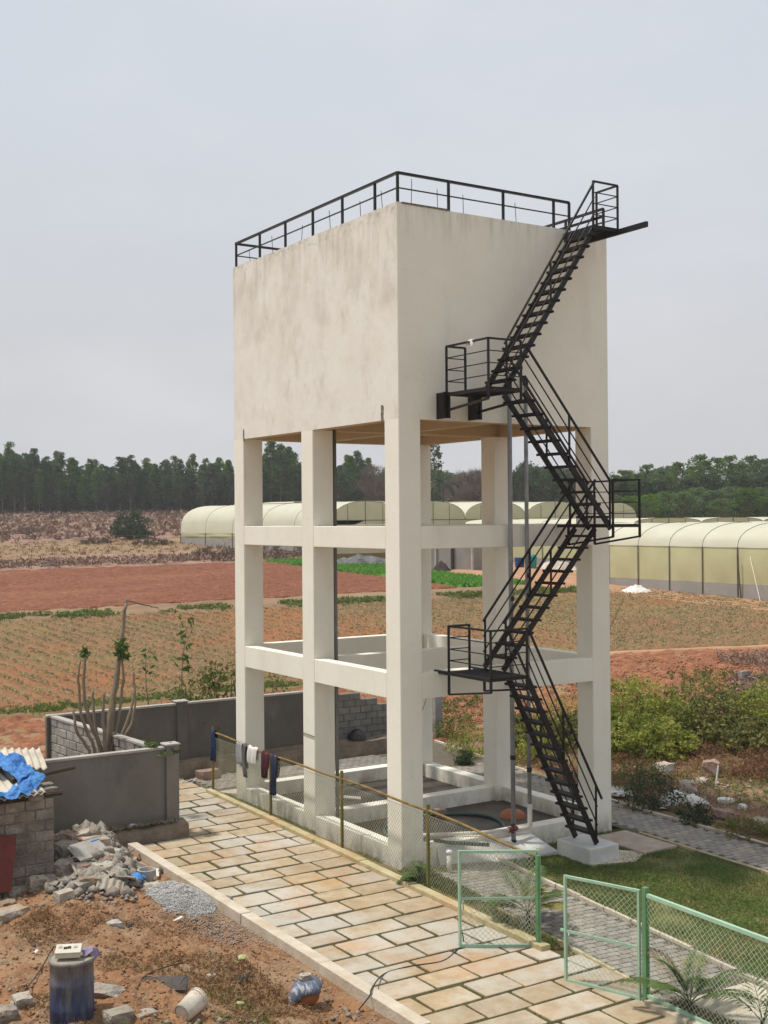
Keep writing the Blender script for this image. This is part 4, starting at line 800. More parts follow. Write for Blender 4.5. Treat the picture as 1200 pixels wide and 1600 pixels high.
# ---------------------------------------------------------------- greenhouses
def net_mat(name, c, c2, tr):
    m = mat(name, c, c2, 0.35, 0.75, trans=tr, dirt=[(tuple(x * .85 for x in c), 0.8, 0.5, 0.7, (1, 0.3, 1), 0.5)]); return m
m_net = net_mat('shade_net_roof', (0.72, 0.70, 0.57), (0.66, 0.635, 0.50), 0.3)
m_netw = net_mat('shade_net_wall', (0.70, 0.68, 0.42), (0.62, 0.60, 0.36), 0.35)
m_gable = net_mat('gable_net', (0.76, 0.74, 0.55), (0.68, 0.67, 0.48), 0.5)
m_hoop = mat('hoop_pipe', (0.13, 0.12, 0.09), (0.10, 0.09, 0.07), 3, 0.6)
m_fbase = mat('cement_base_band', (0.26, 0.25, 0.24), (0.33, 0.31, 0.28), 0.6, 0.9)
def greenhouse(label, x0, y0, y1, nv, vw, zb, eave, ridge, bay, base_h=0.7, zb1=None, gable=True, e0=None, pw=0.8, gm=None):
    eave_n = eave; gm = gm or m_gable
    t = thing('greenhouse', (x0, (y0 + y1) / 2, zb), label, 'greenhouse')
    zb1 = zb if zb1 is None else zb1
    def zlin(y): return 0.0
    nb = max(1, int(round((y1 - y0) / bay))); ys = np.linspace(y0, y1, nb + 1); na = 14
    for v in range(nv):
        eave = eave_n
        a = np.linspace(0, math.pi, na + 1); xs = x0 + v * vw + vw / 2 - np.cos(a) * vw / 2; zs_ = zb + eave + (ridge - eave) * np.sin(a) ** pw
        if v == 0 and e0 is not None: zs_ = np.where(a < math.pi / 2, zb + e0 + (ridge - e0) * np.sin(a) ** 0.62, zs_)
        V = [(x, y + 0, z - 0.03 * math.sin(math.pi * ((k % 3) / 3))) for k, y in enumerate(np.linspace(y0, y1, nb * 3 + 1)) for x, z in zip(xs, zs_)]
        ny = nb * 3; F = [(j * (na + 1) + i, j * (na + 1) + i + 1, (j + 1) * (na + 1) + i + 1, (j + 1) * (na + 1) + i) for j in range(ny) for i in range(na)]
        b = MB(); b.add(V, F); b.build('roof_vault', m_net, t, smooth=True)
        for y in (ys if v == 0 else ys[[0]]):
            b = MB(); b.tube([(x, y, z + 0.012) for x, z in zip(xs, zs_)], 0.024, 4, cap=False); b.build('hoop', m_hoop, t)
        if gable:
            for yy in (y0, y1):
                V = [(x0 + v * vw + vw / 2, yy, zb + eave)] + [(x, yy, z) for x, z in zip(xs, zs_)]; b = MB(); b.add(V, [(0, i, i + 1) for i in range(1, na + 1)]); b.add([(x0 + v * vw, yy, zb - .5), (x0 + (v + 1) * vw, yy, zb - .5), (x0 + (v + 1) * vw, yy, zb + eave), (x0 + v * vw, yy, zb + eave)], [(0, 1, 2, 3)])
                b.build('gable', gm, t)
            b = MB(); b.bar((x0 + v * vw, y0 - .03, zb + eave), (x0 + (v + 1) * vw, y0 - .03, zb + eave), 0.05, 0.07); b.bar((x0 + v * vw + vw / 2, y0 - .03, zb), (x0 + v * vw + vw / 2, y0 - .03, zb + ridge), 0.05, 0.05)
            for sx in (-1, 1): b.bar((x0 + v * vw + vw / 2 + sx * vw * .25, y0 - .03, zb), (x0 + v * vw + vw / 2 + sx * vw * .25, y0 - .03, zb + eave + (ridge - eave) * .8), 0.035, 0.035)
            b.build('gable_truss', m_hoop, t)
    eave = e0 if e0 is not None else eave_n
    for i in range(nb):
        ya, yb = ys[i], ys[i + 1]; n = 6; V = []; F = []
        for k in range(n + 1):
            yy = ya + (yb - ya) * k / n; sag = 0.10 * math.sin(math.pi * k / n)
            for q, zz in enumerate(np.linspace(base_h, eave, 5)): V.append((x0 + 0.05 - 0.12 * math.sin(math.pi * q / 4) * math.sin(math.pi * k / n), yy, zb + zz + (sag * 0.6 if q == 0 else 0)))
        F = [(k * 5 + q, (k + 1) * 5 + q, (k + 1) * 5 + q + 1, k * 5 + q + 1) for k in range(n) for q in range(4)]
        b = MB(); b.add(V, F); b.build('side_net', m_netw, t, smooth=True)
    for y in ys:
        b = MB(); b.tube([(x0 - .02, y, zb - .8), (x0 - .02, y, zb + eave)], 0.045, 5); b.build('post', m_hoop, t)
    b = MB(); b.box(x0 + .02, x0 + .16, y0, y1, zb - 1.6, zb + base_h + 0.05); b.build('base_wall', m_fbase, t)
    return t
greenhouse('large pale yellow vaulted greenhouse at far left beyond the red field', 50.0, 88.8, 127.6, 5, 8.8, 4.35, 3.0, 5.05, 7.8, 0.9, e0=1.5)
greenhouse('pale greenhouse closing the view behind the vaulted ends of the far greenhouse', 68.5, 130.5, 150.0, 5, 8.8, 4.9, 5.0, 5.25, 9.0, 0.7, gm=m_net)
greenhouse('nearest yellow net greenhouse on the right, with posts along its side wall', 54.0, 21.5, 54.5, 7, 8.6, 1.85, 3.40, 5.15, 3.33, 0.75, pw=0.9)
greenhouse('low flat topped greenhouse between the near and far ones, seen through the tower', 64.0, 58.5, 84.0, 11, 8.6, 2.75, 4.15, 4.62, 6.0, 0.7, gm=m_netw)
m_post = mat('old_post', (0.12, 0.10, 0.07), (0.09, 0.07, 0.05), 3, 0.9)
for (px, y0_, y1_, lab) in ((971, 903, 857, 'leaning thin post in front of the near greenhouse, close to the tower'), (1158, 935, 865, 'leaning thin post in front of the near greenhouse toward the right edge')):
    p = G(px, y0_ + 2); d = float((p - CAM) @ FW); q = p + np.array([0, 0, (y1_ - y0_) * -1 / F_PX * d]) + RT * (-.25 if px > 1000 else .2)
    b = MB(); b.tube([p - (0, 0, .1), q], 0.05, 6); o = b.build('leaning_post', m_post); tag(o, lab, 'post')
for (pts, lab) in (([(54 - 2.2, 50.5, 2.0), (53.9, 52.5, 4.3)], 'white guy rope at the left end of the near greenhouse'), ([(54 - 3.0, 33.5, 1.8), (53.9, 36.8, 4.6)], 'white guy rope near the right edge on the near greenhouse')):
    b = MB(); b.tube(pts, 0.018, 4); o = b.build('guy_rope', mat('rope', (.7, .68, .6), (.6, .58, .5))); tag(o, lab, 'rope')
def heap_of(name, label, cat, px, py, w, d, h, m, seed, n=26, amp=0.15):
    c = G(px, py); xs = np.linspace(-1, 1, n + 1); X, Y = np.meshgrid(xs, xs); rr = np.sqrt(X ** 2 + Y ** 2)
    Z = np.maximum(0, 1 - rr ** 1.5) * h; Z = Z + fbm(X * w + seed, Y * d, 2.5 / max(w, d) * 2, 4, seed) * h * amp * 4 * (rr < .95)
    a = YAW; U = X * w / 2; Vv = Y * d / 2; PX = c[0] + U * math.cos(a) + Vv * math.sin(a); PY = c[1] - U * math.sin(a) + Vv * math.cos(a)
    Zg = ground(PX, PY) - 0.04 + Z; V = np.stack([PX, PY, Zg], -1).reshape(-1, 3); I, J = np.meshgrid(np.arange(n), np.arange(n)); k = (J * (n + 1) + I).ravel()
    o = fast_mesh(name, V, np.stack([k, k + 1, k + n + 2, k + n + 1], 1), m); return tag(o, label, cat)
m_white = mat('white_powder', (0.70, 0.69, 0.66), (0.58, 0.56, 0.52), 1.5, 0.9)
heap_of('lime_heap', 'white heap of lime in front of the near greenhouse', 'heap', 995, 926, 2.6, 2.2, 0.62, m_white, 3)
# small grey farm building and clutter seen through the tower
fb = thing('farm_building', (58, 78, 2.6), 'low grey block farm building seen between the tower columns', 'building')
m_fb = mat('grey_plaster', (0.30, 0.28, 0.26), (0.24, 0.22, 0.20), 0.6, 0.9)
cb = G(676, 889); ce = G(752, 893)
d_ = (ce - cb) / np.linalg.norm(ce - cb); nb_ = np.array([-d_[1], d_[0], 0]); z_ = cb[2]
b = MB(); b.bar(tuple(cb + d_ * -3 + nb_ * 2 + (0, 0, 1.0)), tuple(cb + d_ * 4.6 + nb_ * 2 + (0, 0, 1.0)), 4.0, 2.9); b.build('wall', m_fb, fb)
for k, u in enumerate((0.4, 2.3, 4.5)):
    b = MB(); b.bar(tuple(cb + d_ * u - nb_ * .05 + (0, 0, -.4)), tuple(cb + d_ * u - nb_ * .05 + (0, 0, 2.4)), 0.22 if k != 1 else 0.35, 0.14); b.build('door_post' if k != 1 else 'door', m_dark if k == 1 else m_gcap, fb)
heap_of('brush_heap', 'dark heap of brushwood beside the grey farm building', 'heap', 689, 893, 2.0, 1.6, 0.9, mat('dark_brush', (0.03, 0.027, 0.025), (0.07, 0.055, 0.045), 8, .95), 5)
heap_of('tarp_heap', 'long low heap of grey sheets beyond the green strip, left of the tower corner', 'heap', 565, 884, 9, 3, 1.1, mat('grey_sheets', (0.17, 0.17, 0.17), (0.07, 0.07, 0.07), 1.5, .8, stretch=(1, 4, 1)), 6, amp=.25)
b = MB(); c = G(812, 888); b.lathe([(0.0, 0), (.42, 0), (.48, 1.0), (0, 1.0)], tuple(c), 12); o = b.build('plastic_drum', mat('blue_plastic', (.03, .08, .22), (.02, .06, .18)), smooth=False); tag(o, 'blue drum standing far off behind the stair flight', 'drum')
b = MB(); c = G(830, 889); b.lathe([(0.0, 0), (.5, 0), (.55, 1.15), (.35, 1.35), (0, 1.35)], tuple(c), 12); o = b.build('water_tank', mat('teal_plastic', (.03, .25, .22), (.02, .2, .18)), smooth=False); tag(o, 'teal plastic tank standing far off behind the stair flight', 'tank')
heap_of('sack_heap', 'pale pink heap of sacks far off behind the stair flight', 'heap', 868, 889, 4, 2, 0.9, mat('sacks', (.45, .36, .32), (.6, .55, .5), 4, .9), 8)
# far posts and a white trough
for (px, py, h, lab) in ((1163, 1068, 0.55, 'short grey stone post among the bushes at right'),):
    c = G(px, py); b = MB(); b.box(c[0] - .28, c[0] - .06, c[1] - .12, c[1] + .1, c[2] - .1, c[2] + h); b.box(c[0] + .0, c[0] + .22, c[1] - .12, c[1] + .1, c[2] - .1, c[2] + h); o = b.build('stone_post', m_pipe); tag(o, lab, 'post')
c = G(684, 1150); b = MB(); b.box(c[0] - .15, c[0] + .15, c[1] - .08, c[1] + .08, -.1, 2.0); o = b.build('stone_pillar', m_pipe); tag(o, 'grey stone pillar standing in red soil behind the back tower column', 'pillar')
c = G(76 / 1 , 887); b = MB(); b.box(c[0] - .8, c[0] + .8, c[1] - .3, c[1] + .3, c[2], c[2] + .35); o = b.build('trough', m_gcap); tag(o, 'small pale trough at the edge of the red field', 'trough')
# power cables crossing before the greenhouses
for k, (za, zb_) in enumerate(((6.0, 8.2), (5.7, 7.8))):
    pts = [(20 + 60 * t, 112 - 62 * t * 0.6, za + (zb_ - za) * t - 0.9 * math.sin(math.pi * t)) for t in np.linspace(0, 1, 16)]
    wire(('upper' if k == 0 else 'lower') + ' of the two thin cables crossing in front of the far greenhouse', pts, 0.016, mat('cable_grey', (.10, .09, .08), (.08, .07, .06)), 'cable')

# ---------------------------------------------------------------- trees
m_bark = mat('pale_bark', (0.23, 0.19, 0.155), (0.12, 0.10, 0.08), 2, 0.9, stretch=(1, 1, .2))
m_barkd = mat('dark_bark', (0.10, 0.08, 0.06), (0.06, 0.045, 0.035), 3, 0.9)
def leafmat(name, a, b, tr=0.42): return mat(name, a, b, 0.55, 0.7, mixr=(.4, .6), trans=tr, rand=0.2, spec=0.25)
m_euc = leafmat('eucalyptus_leaves', (0.060, 0.118, 0.028), (0.115, 0.190, 0.042))
m_eucd = leafmat('dark_leaves', (0.048, 0.078, 0.036), (0.076, 0.115, 0.048))
m_bright = leafmat('bright_leaves', (0.085, 0.150, 0.034), (0.120, 0.190, 0.045))
m_twig = mat('bare_twigs', (0.17, 0.125, 0.095), (0.11, 0.08, 0.06), 1, 0.9)
def tree_proto(seed, h, cr, zc0, nclump, per, leaf, m_leaf, shape='cone', trunk_r=0.13, clr=0.55, twigs=False, bark=None):
    rs = np.random.RandomState(seed); root = thing('eucalyptus_tree', (0, 0, 0), '', 'tree')
    b = MB(); lean = rs.normal(0, 0.012 * h, 2); top = 0.93 * h
    def tp(z): return np.array([lean[0] * (z / h) ** 1.5 + 0.05 * math.sin(z * .9 + seed), lean[1] * (z / h) ** 1.5 + 0.05 * math.cos(z * .7 + seed), z])
    zz = np.linspace(-0.8, top, 9); b.tube([tp(max(z, 0)) + (0, 0, min(z, 0)) for z in zz], [trunk_r * (1 - 0.85 * max(z, 0) / top) + .01 for z in zz], 6)
    P = []
    for k in range(nclump):
        u = rs.uniform(0, 1); z = zc0 + (h - zc0) * u
        if shape == 'cone': rad = cr * (0.35 + 0.75 * math.sin(math.pi * min(1, (u * .85 + .12)))) * (1 - .45 * u)
        else: rad = cr * math.sqrt(max(0.05, 1 - (2 * u - 1) ** 2)) * rs.uniform(.75, 1.1)
        a = rs.uniform(0, 2 * math.pi); r = rad * math.sqrt(rs.uniform(0.1, 1)); c = tp(min(z, top)) + np.array([math.cos(a) * r, math.sin(a) * r, 0]); c[2] = z
        s0 = tp(max(zc0 * .8, z - r * 0.9 - .4)); b.tube([s0, (s0 + c) / 2 + (0, 0, .1), c], [0.035 * trunk_r / .13, 0.02 * trunk_r / .13, 0.008], 3)
        q = rs.normal(size=(per, 3)); q /= np.linalg.norm(q, axis=1)[:, None]; q *= (rs.uniform(0, 1, per) ** .5)[:, None] * clr * rs.uniform(.6, 1.3); q[:, 2] *= .75; P.append(c + q)
    b.build('trunk', bark or m_bark, root)
    if twigs:
        b = MB()
        for c in np.concatenate(P): 
            d = rs.normal(size=3) + (0, 0, .8); d = d / np.linalg.norm(d) * leaf * rs.uniform(.7, 1.5); b.tube([c - d * .5, c + d * .5], [0.022, 0.008], 3, cap=False)
        b.build('crown', m_leaf, root)
    else:
        V, F = leaf_quads(np.concatenate(P), leaf, 1.7, 0, seed); fast_mesh('crown', V, F, m_leaf, root)
    return root
def place(root, x, y, sc, rz, label, group, first, z=None, sz=None, name=None):
    o = root if first else copy_tree(root)
    o.location = (x, y, float(terr(x, y)) - 0.15 if z is None else z); o.rotation_euler = (0, 0, rz); o.scale = (sc, sc, sz or sc); o['label'] = label; o['group'] = group
    if name: o.name = name
    return o
prot = [tree_proto(11, 13.0, 2.3, 3.4, 120, 24, .38, m_euc, clr=.62), tree_proto(12, 12.2, 2.2, 3.0, 115, 24, .38, m_eucd, clr=.62), tree_proto(13, 14.2, 2.2, 4.2, 125, 24, .38, m_euc, clr=.6), tree_proto(14, 11.4, 2.3, 2.6, 110, 24, .40, m_eucd, clr=.62)]
used = [False] * 4; rs = random.Random(21)
def at_lat(s, lat): p = CAM + FW * s + RT * lat; return p[0], p[1]
glabel = {0: 'slender eucalyptus in the front rows of the distant plantation', 1: 'slender eucalyptus standing deep inside the distant plantation'}
cnt = 0
for row in range(6):
    s = 262 + row * 3.6; lat = -92 + rs.uniform(0, 1)
    while lat < -3:
        x, y = at_lat(s + rs.uniform(-1.2, 1.2), lat); k = rs.randrange(4); hs = 0.77 + 0.20 * (0.5 + 0.5 * math.sin(lat * .23 + 1)) + rs.uniform(-.18, .15) + (0.10 if lat < -76 else 0) - (0.06 if -60 < lat < -45 else 0)
        place(prot[k], x, y, hs * (1.0 + rs.uniform(-.08, .08)), rs.uniform(0, 6.28), glabel[0 if row < 2 else 1], glabel[0 if row < 2 else 1].replace('slender eucalyptus', 'eucalyptus trees'), not used[k], sz=hs); used[k] = True; cnt += 1
        lat += rs.uniform(1.9, 2.9) + row * .12
# leafy understorey at the plantation's far side closes the wood
rs2 = np.random.RandomState(4); n = 30000; lat = rs2.uniform(-98, 70, n); s = rs2.uniform(288, 296, n); x = CAM[0] + FW[0] * s + RT[0] * lat; y = CAM[1] + FW[1] * s + RT[1] * lat
z = terr(x, y) + rs2.uniform(0, 1, n) ** .8 * (8.0 + 1.5 * np.sin(lat * .2)); V, F = leaf_quads(np.stack([x, y, z], 1), 1.1, 1.6, 0, 9); o = fast_mesh('far_woodland', V, F, m_eucd); o['kind'] = 'stuff'
n = 16000; lat = rs2.uniform(-98, 0, n); s = rs2.uniform(272, 284, n); x = CAM[0] + FW[0] * s + RT[0] * lat; y = CAM[1] + FW[1] * s + RT[1] * lat
z = terr(x, y) + rs2.uniform(0, 1, n) * 4.5; V, F = leaf_quads(np.stack([x, y, z], 1), .9, 2.5, 0, 19); o = fast_mesh('forest_undergrowth', V, F, m_eucd); o['kind'] = 'stuff'
# round trees and bare trees in the middle
rp = tree_proto(31, 9.5, 3.2, 1.0, 170, 28, .36, m_eucd, 'round', .2, .75)
rp2 = tree_proto(32, 8.5, 3.2, 0.6, 170, 28, .34, m_bright, 'round', .2, .72)
bare = tree_proto(33, 9.0, 3.0, 2.0, 100, 14, .95, m_twig, 'round', .16, .8, twigs=True, bark=m_twig)
eb = tree_proto(34, 12.0, 2.5, 1.8, 130, 26, .34, m_euc, 'round', .2, .72)
for r_, nm in ((rp, 'leafy_tree'), (rp2, 'bushy_tree'), (bare, 'bare_tree'), (eb, 'tall_tree')): r_.name = nm; ROOT[r_.name] = np.zeros(3)
def put(root, px, s, hfrac, label, group, st=[set()], wide=1.0):
    lat = (px - 600) / F_PX * s; x, y = at_lat(s, lat); f = root.name.split('.')[0] not in st[0]; st[0].add(root.name.split('.')[0])
    return place(root, x, y, hfrac * wide, R.uniform(0, 6.28), label, group, f, sz=hfrac)
gm = 'dark leafy trees behind the middle greenhouses'
for px, s, h in ((528, 235, .95), (548, 240, .80), (566, 246, .9), (606, 240, 1.0), (632, 236, .95), (656, 240, .9), (668, 225, .75), (812, 225, .95), (836, 230, 1.0), (858, 226, .95), (792, 240, .9), (880, 228, .9), (905, 222, .85), (640, 228, .8), (822, 244, 1.1)): put(rp, px, s, h, 'dark round leafy tree behind the middle greenhouses', gm)
for px, s, h in ((584, 228, 1.1), (716, 226, .85), (733, 230, .95), (752, 228, .95), (770, 232, .9), (702, 236, .8), (786, 226, .85), (743, 244, 1.0), (722, 246, .95), (760, 246, 1.0)): put(bare, px, s, h, 'brown bare branched tree behind the middle greenhouses', 'bare brown trees behind the greenhouses', wide=1.1)
rs = random.Random(5)
for px, s, h in ((918, 205, .72), (940, 215, .9), (962, 210, .78), (975, 200, .86), (995, 205, .80), (1012, 212, .95), (1032, 206, .86), (1048, 200, .78), (1058, 214, .98), (1092, 208, 1.10), (1100, 202, 1.0), (1122, 212, 1.05), (1140, 206, 1.08), (1160, 204, .95), (1172, 212, 1.08), (1190, 206, 1.02), (1208, 210, 1.0), (1225, 205, 1.05), (1245, 210, 1.0), (1080, 218, .9), (1150, 218, .95), (1184, 220, 1.0), (985, 219, .85)):
    put(eb, px, s, h * .86, 'tall ragged tree behind the near greenhouse at the right', 'tall trees behind the right greenhouse', wide=1.25)
for px, s, h in ((925, 190, .62), (955, 186, .62), (985, 190, .58), (1015, 186, .62), (1040, 190, .66), (1066, 184, .66), (1090, 190, .72), (1115, 186, .68), (1142, 190, .74), (1168, 185, .72), (1192, 190, .72), (1215, 186, .7), (1240, 188, .7), (722, 205, .35), (745, 205, .32), (1128, 180, .55), (1003, 180, .55)):
    put(rp2, px, s, h, 'bright green bushy tree just behind the greenhouse roofs', 'bushy trees behind the greenhouse roofs', wide=1.35)
for px, s, h in ((938, 200, .75), (1005, 198, .75), (1075, 196, .8), (1108, 198, .85), (1155, 197, .85), (1200, 198, .85), (895, 215, .8), (1030, 200, .75), (1180, 198, .8), (970, 200, .72)): put(rp, px, s, h, 'dark round leafy tree among the tall trees at the right', 'dark trees among the tall ones at right', wide=1.2)
ORD = ['leftmost', 'second from left', 'third from left', 'fourth from left', 'fifth from left', 'sixth from left', 'seventh from left', 'eighth from left', 'ninth from left', 'tenth from left', 'eleventh from left', 'twelfth from left']
for g_, base_ in (('tall trees behind the right greenhouse', 'of the tall ragged trees behind the right greenhouse'), ('bushy trees behind the greenhouse roofs', 'of the bright bushy trees behind the greenhouse roofs'), (gm, 'of the dark round trees behind the middle greenhouses'), ('bare brown trees behind the greenhouses', 'of the bare brown trees behind the greenhouses'), ('dark trees among the tall ones at right', 'of the dark round trees among the tall right ones')):
    obs = sorted([o for o in COL.objects if o.get('group') == g_ and o.parent is None], key=lambda o: ((o.location.x - CAM[0]) * RT[0] + (o.location.y - CAM[1]) * RT[1]) / dcam(o.location.x, o.location.y)); n_ = len(obs)
    for i, o in enumerate(obs):
        w_ = ORD[i] if i < (n_ + 1) // 2 else ORD[n_ - 1 - i].replace('left', 'right').replace('rightmost', 'rightmost')
        o['label'] = w_ + ' ' + base_
# casuarina and palm
cas = tree_proto(41, 15.0, 1.5, 2.5, 120, 18, .35, m_eucd, 'cone', .16, .5); cas.name = 'casuarina_tree'; ROOT[cas.name] = np.zeros(3)
x, y = at_lat(205, (679 - 600) / F_PX * 205); place(cas, x, y, 1.05, 0, 'tall thin dark conifer like tree seen beside the back tower column', '', True, sz=1.12); del cas['group']
def fan_palm(name, loc, h, nf, fl, seed, m_leaf, label, cat, group=None, tr=0.12, droopk=1.0, leafw=0.03, nl=22, llen=0.3, spread=(0.15, 1.25), mats=None):
    rs = random.Random(seed); t = thing(name, tuple(loc), label, cat, group); b = MB(); loc = np.array(loc, float)
    if h > 0: b.tube([loc - (0, 0, .1), loc + (0.02 * h, 0, h / 2), loc + (0, 0, h)], [tr * 1.2, tr, tr * .8], 8)
    else: b.tube([loc - (0, 0, .05), loc + (0, 0, .12)], tr, 8)
    b.build('stem', m_barkd, t)
    for k in range(nf):
        az = k * 2.4 + rs.uniform(-.3, .3); el = spread[0] + (spread[1] - spread[0]) * (k + .5) / nf; L_ = fl * rs.uniform(.8, 1.1)
        base = loc + (0, 0, h); pts = []
        for i in range(10):
            u = i / 9; e = el - droopk * u * u * 1.1; 
            pts.append((pts[-1] + L_ / 9 * np.array([math.cos(az) * math.cos(e), math.sin(az) * math.cos(e), math.sin(e)])) if pts else base)
        b = MB(); b.tube(pts, [fl * .012 * (1 - .8 * i / 9) for i in range(10)], 4)
        for q in range(nl):
            u = 0.22 + 0.78 * q / nl; i = u * 9; a = int(min(i, 8)); p = pts[a] * (1 - (i - a)) + pts[a + 1] * (i - a); tng = pts[a + 1] - pts[a]; tng /= np.linalg.norm(tng)
            sd = np.cross(tng, (0, 0, 1)); sd /= np.linalg.norm(sd) + 1e-9; ll = llen * math.sin(math.pi * min(.95, u * .8 + .12)) * rs.uniform(.85, 1.1)
            for sg in (-1, 1):
                d = (sd * sg * .8 + tng * .75 + np.array([0, 0, -.12])); d /= np.linalg.norm(d); tip = p + d * ll + np.array([0, 0, -.12 * ll]); w = np.cross(d, (0, 0, 1)); w = w / (np.linalg.norm(w) + 1e-9) * leafw / 2; mid = p + d * ll * .45
                b.add([p, mid + w, tip, mid - w, mid + (0, 0, leafw * .3)], [(0, 1, 4), (1, 2, 4), (2, 3, 4), (3, 0, 4)])
        b.build('frond', (mats or [m_leaf])[k % len(mats or [1])], t)
    return t
x, y = at_lat(200, (692 - 600) / F_PX * 200); fan_palm('coconut_palm', (x, y, float(terr(x, y))), 7.2, 16, 3.4, 3, m_eucd, 'distant coconut palm between the dark conifer and the bare trees', 'palm tree', tr=.2, leafw=.12, nl=20, llen=1.0, spread=(-.5, 1.2))
# lone bush in the far left field, dry bushes
def shrub(name, loc, w, h, label, cat, m_leaf, seed, n=900, leaf=0.1, stems=7, group=None, aspect=2.0, clump=.22, m_stem=None, dome=True):
    rs = np.random.RandomState(seed); loc = np.array(loc, float); t = thing(name, tuple(loc), label, cat, group); b = MB(); P = []
    nc = max(6, n // 24)
    for k in range(nc):
        a = rs.uniform(0, 6.283); r = math.sqrt(rs.uniform(0, 1)); zz = rs.uniform(.12, 1) * (math.sqrt(max(.05, 1 - r * r * .85)) if dome else 1)
        c = loc + np.array([math.cos(a) * r * w / 2, math.sin(a) * r * w / 2, zz * h])
        if k < stems * 2: b.tube([loc + rs.normal(0, .04, 3) * (1, 1, 0) - (0, 0, .05), (loc + c) / 2 + rs.normal(0, .05 * h, 3), c], [.018 * h + .006, .012 * h + .004, .004], 4)
        q = rs.normal(size=(24, 3)); q /= np.linalg.norm(q, axis=1)[:, None]; q *= (rs.uniform(0, 1, 24) ** .5)[:, None] * clump * h; q[:, 2] *= .6; P.append(c + q)
    b.build('stem', m_stem or m_barkd, t); P = np.concatenate(P); P[:, 2] = np.maximum(P[:, 2], loc[2] + .02); V, F = leaf_quads(P, leaf, aspect, .1, seed); fast_mesh('foliage', V, F, m_leaf, t); return t
c = G(206, 843); shrub('round_bush', c, 5.4, 4.2, 'lone dark green bush standing in the far left field', 'bush', m_eucd, 51, 3000, .38, clump=.17)
c = G(48, 838); shrub('dry_bush', c, 5.0, 1.9, 'brown leafless bush in the far left field', 'bush', m_twig, 52, 900, .5, aspect=12, clump=.3)
for k, (px, py, w_, h_, lb) in enumerate([(235, 800, 8, 3.4, 'pale brown thicket at the foot of the plantation, left of the greenhouse end'), (262, 802, 7, 3.0, 'pale brown thicket at the foot of the plantation, touching the greenhouse end'), (150, 850, 4, .8, 'low brown bush left of the lone green bush'), (240, 852, 5, .9, 'low dry bush at the right foot of the lone green bush'), (340, 874, 6, 1.6, 'dry brown scrub on the bank beside the left tower column'), (430, 872, 9, 2.0, 'red brown scrub seen between the two left tower columns')]):
    c = G(px, py); shrub('dry_bush', c, w_, h_, lb, 'bush', m_twig, 60 + k, 1300, .55, aspect=10, clump=.28)
# tufts and stumps over the rough pasture and field banks (uncountable)
def scatter(name, poly_fn, n, size, m, seed, hgt=0.3, per=5, aspect=3.0, up=0.8, dens=None):
    rs = np.random.RandomState(seed); x, y = poly_fn(rs, n); 
    if dens is not None: k = dens(x, y, rs); x, y = x[k], y[k]
    n = len(x); z = ground(x, y); P = np.repeat(np.stack([x, y, z], 1), per, 0); P[:, :2] += rs.normal(0, size * .45, (len(P), 2)); P[:, 2] += rs.uniform(.1, 1, len(P)) * hgt
    V, F = leaf_quads(P, size, aspect, up, seed); o = fast_mesh(name, V, F, m); o['kind'] = 'stuff'; return o
def quadpts(c):
    c = np.array(c, float)
    def f(rs, n):
        u, v = rs.uniform(0, 1, n), rs.uniform(0, 1, n); P = c[0] * ((1 - u) * (1 - v))[:, None] + c[1] * (u * (1 - v))[:, None] + c[2] * (u * v)[:, None] + c[3] * ((1 - u) * v)[:, None]; return P[:, 0], P[:, 1]
    return f
m_scrub = mat('dry_scrub', (0.20, 0.12, 0.085), (0.32, 0.225, 0.17), .8, .9, rand=0)
scatter('dry_tufts', quadpts([(-10, 150), (60, 137), (115, 232), (25, 285)]), 2600, .9, m_scrub, 71, .7, 7, 3)
scatter('bank_scrub', quadpts([(-12, 103), (49, 91), (49, 97), (-10, 108)]), 900, .5, m_scrub, 72, .7, 8, 4)
scatter('dry_grass', quadpts([(-6, 117), (49, 107), (49.5, 136), (0, 150)]), 1200, .35, m_drygrass, 73, .25, 6, 4)
scatter('bund_grass', quadpts([(-22, 62), (50, 47.5), (50, 50), (-21, 64.5)]), 2600, .3, m_grass, 74, .3, 8, 3.5, dens=lambda x, y, rs: fbm(x, y, .25, 3, 5) > -.03)
scatter('bund_grass', quadpts([(-45, 26.0), (12, 25.3), (12, 26.6), (-45, 28.0)]), 3200, .16, m_grass, 75, .14, 8, 4, dens=lambda x, y, rs: fbm(x, y, .4, 3, 5) > -.06)
scatter('green_crop', quadpts([(43.8, 57.5), (49.5, 55.5), (49, 88), (43.5, 91)]), 6000, .28, mat('young_crop_leaves', (0.10, 0.26, 0.03), (0.15, 0.34, 0.05), .8, .8, trans=.3), 76, .3, 5, 3)
CROP = 1
# crop seedlings in rows
rs = np.random.RandomState(8); X = []; Y = []
for r_ in np.arange(-46, 62, 0.95):
    yy = np.arange(25.5, 63, 0.17) + rs.uniform(-.06, .06); xx = r_ - 0.03 * yy + rs.normal(0, .05, len(yy)); X.append(xx); Y.append(yy)
X = np.concatenate(X); Y = np.concatenate(Y)
front = np.interp(X, [-45, 28.5, 60], [28.0, 25.4, 14.5]); back = np.interp(X, [-22, 50], [62, 48]); s_ = (X - CAM[0]) * FW[0] + (Y - CAM[1]) * FW[1]; lt = (X - CAM[0]) * RT[0] + (Y - CAM[1]) * RT[1]
Y2 = Y
k = (Y > front + .3) & (Y < back) & (np.abs(lt / s_) < .36) & (fbm(X, Y, .5, 3, 6) + rs.uniform(-.5, .5, len(X)) > -.22); X, Y = X[k], Y[k]
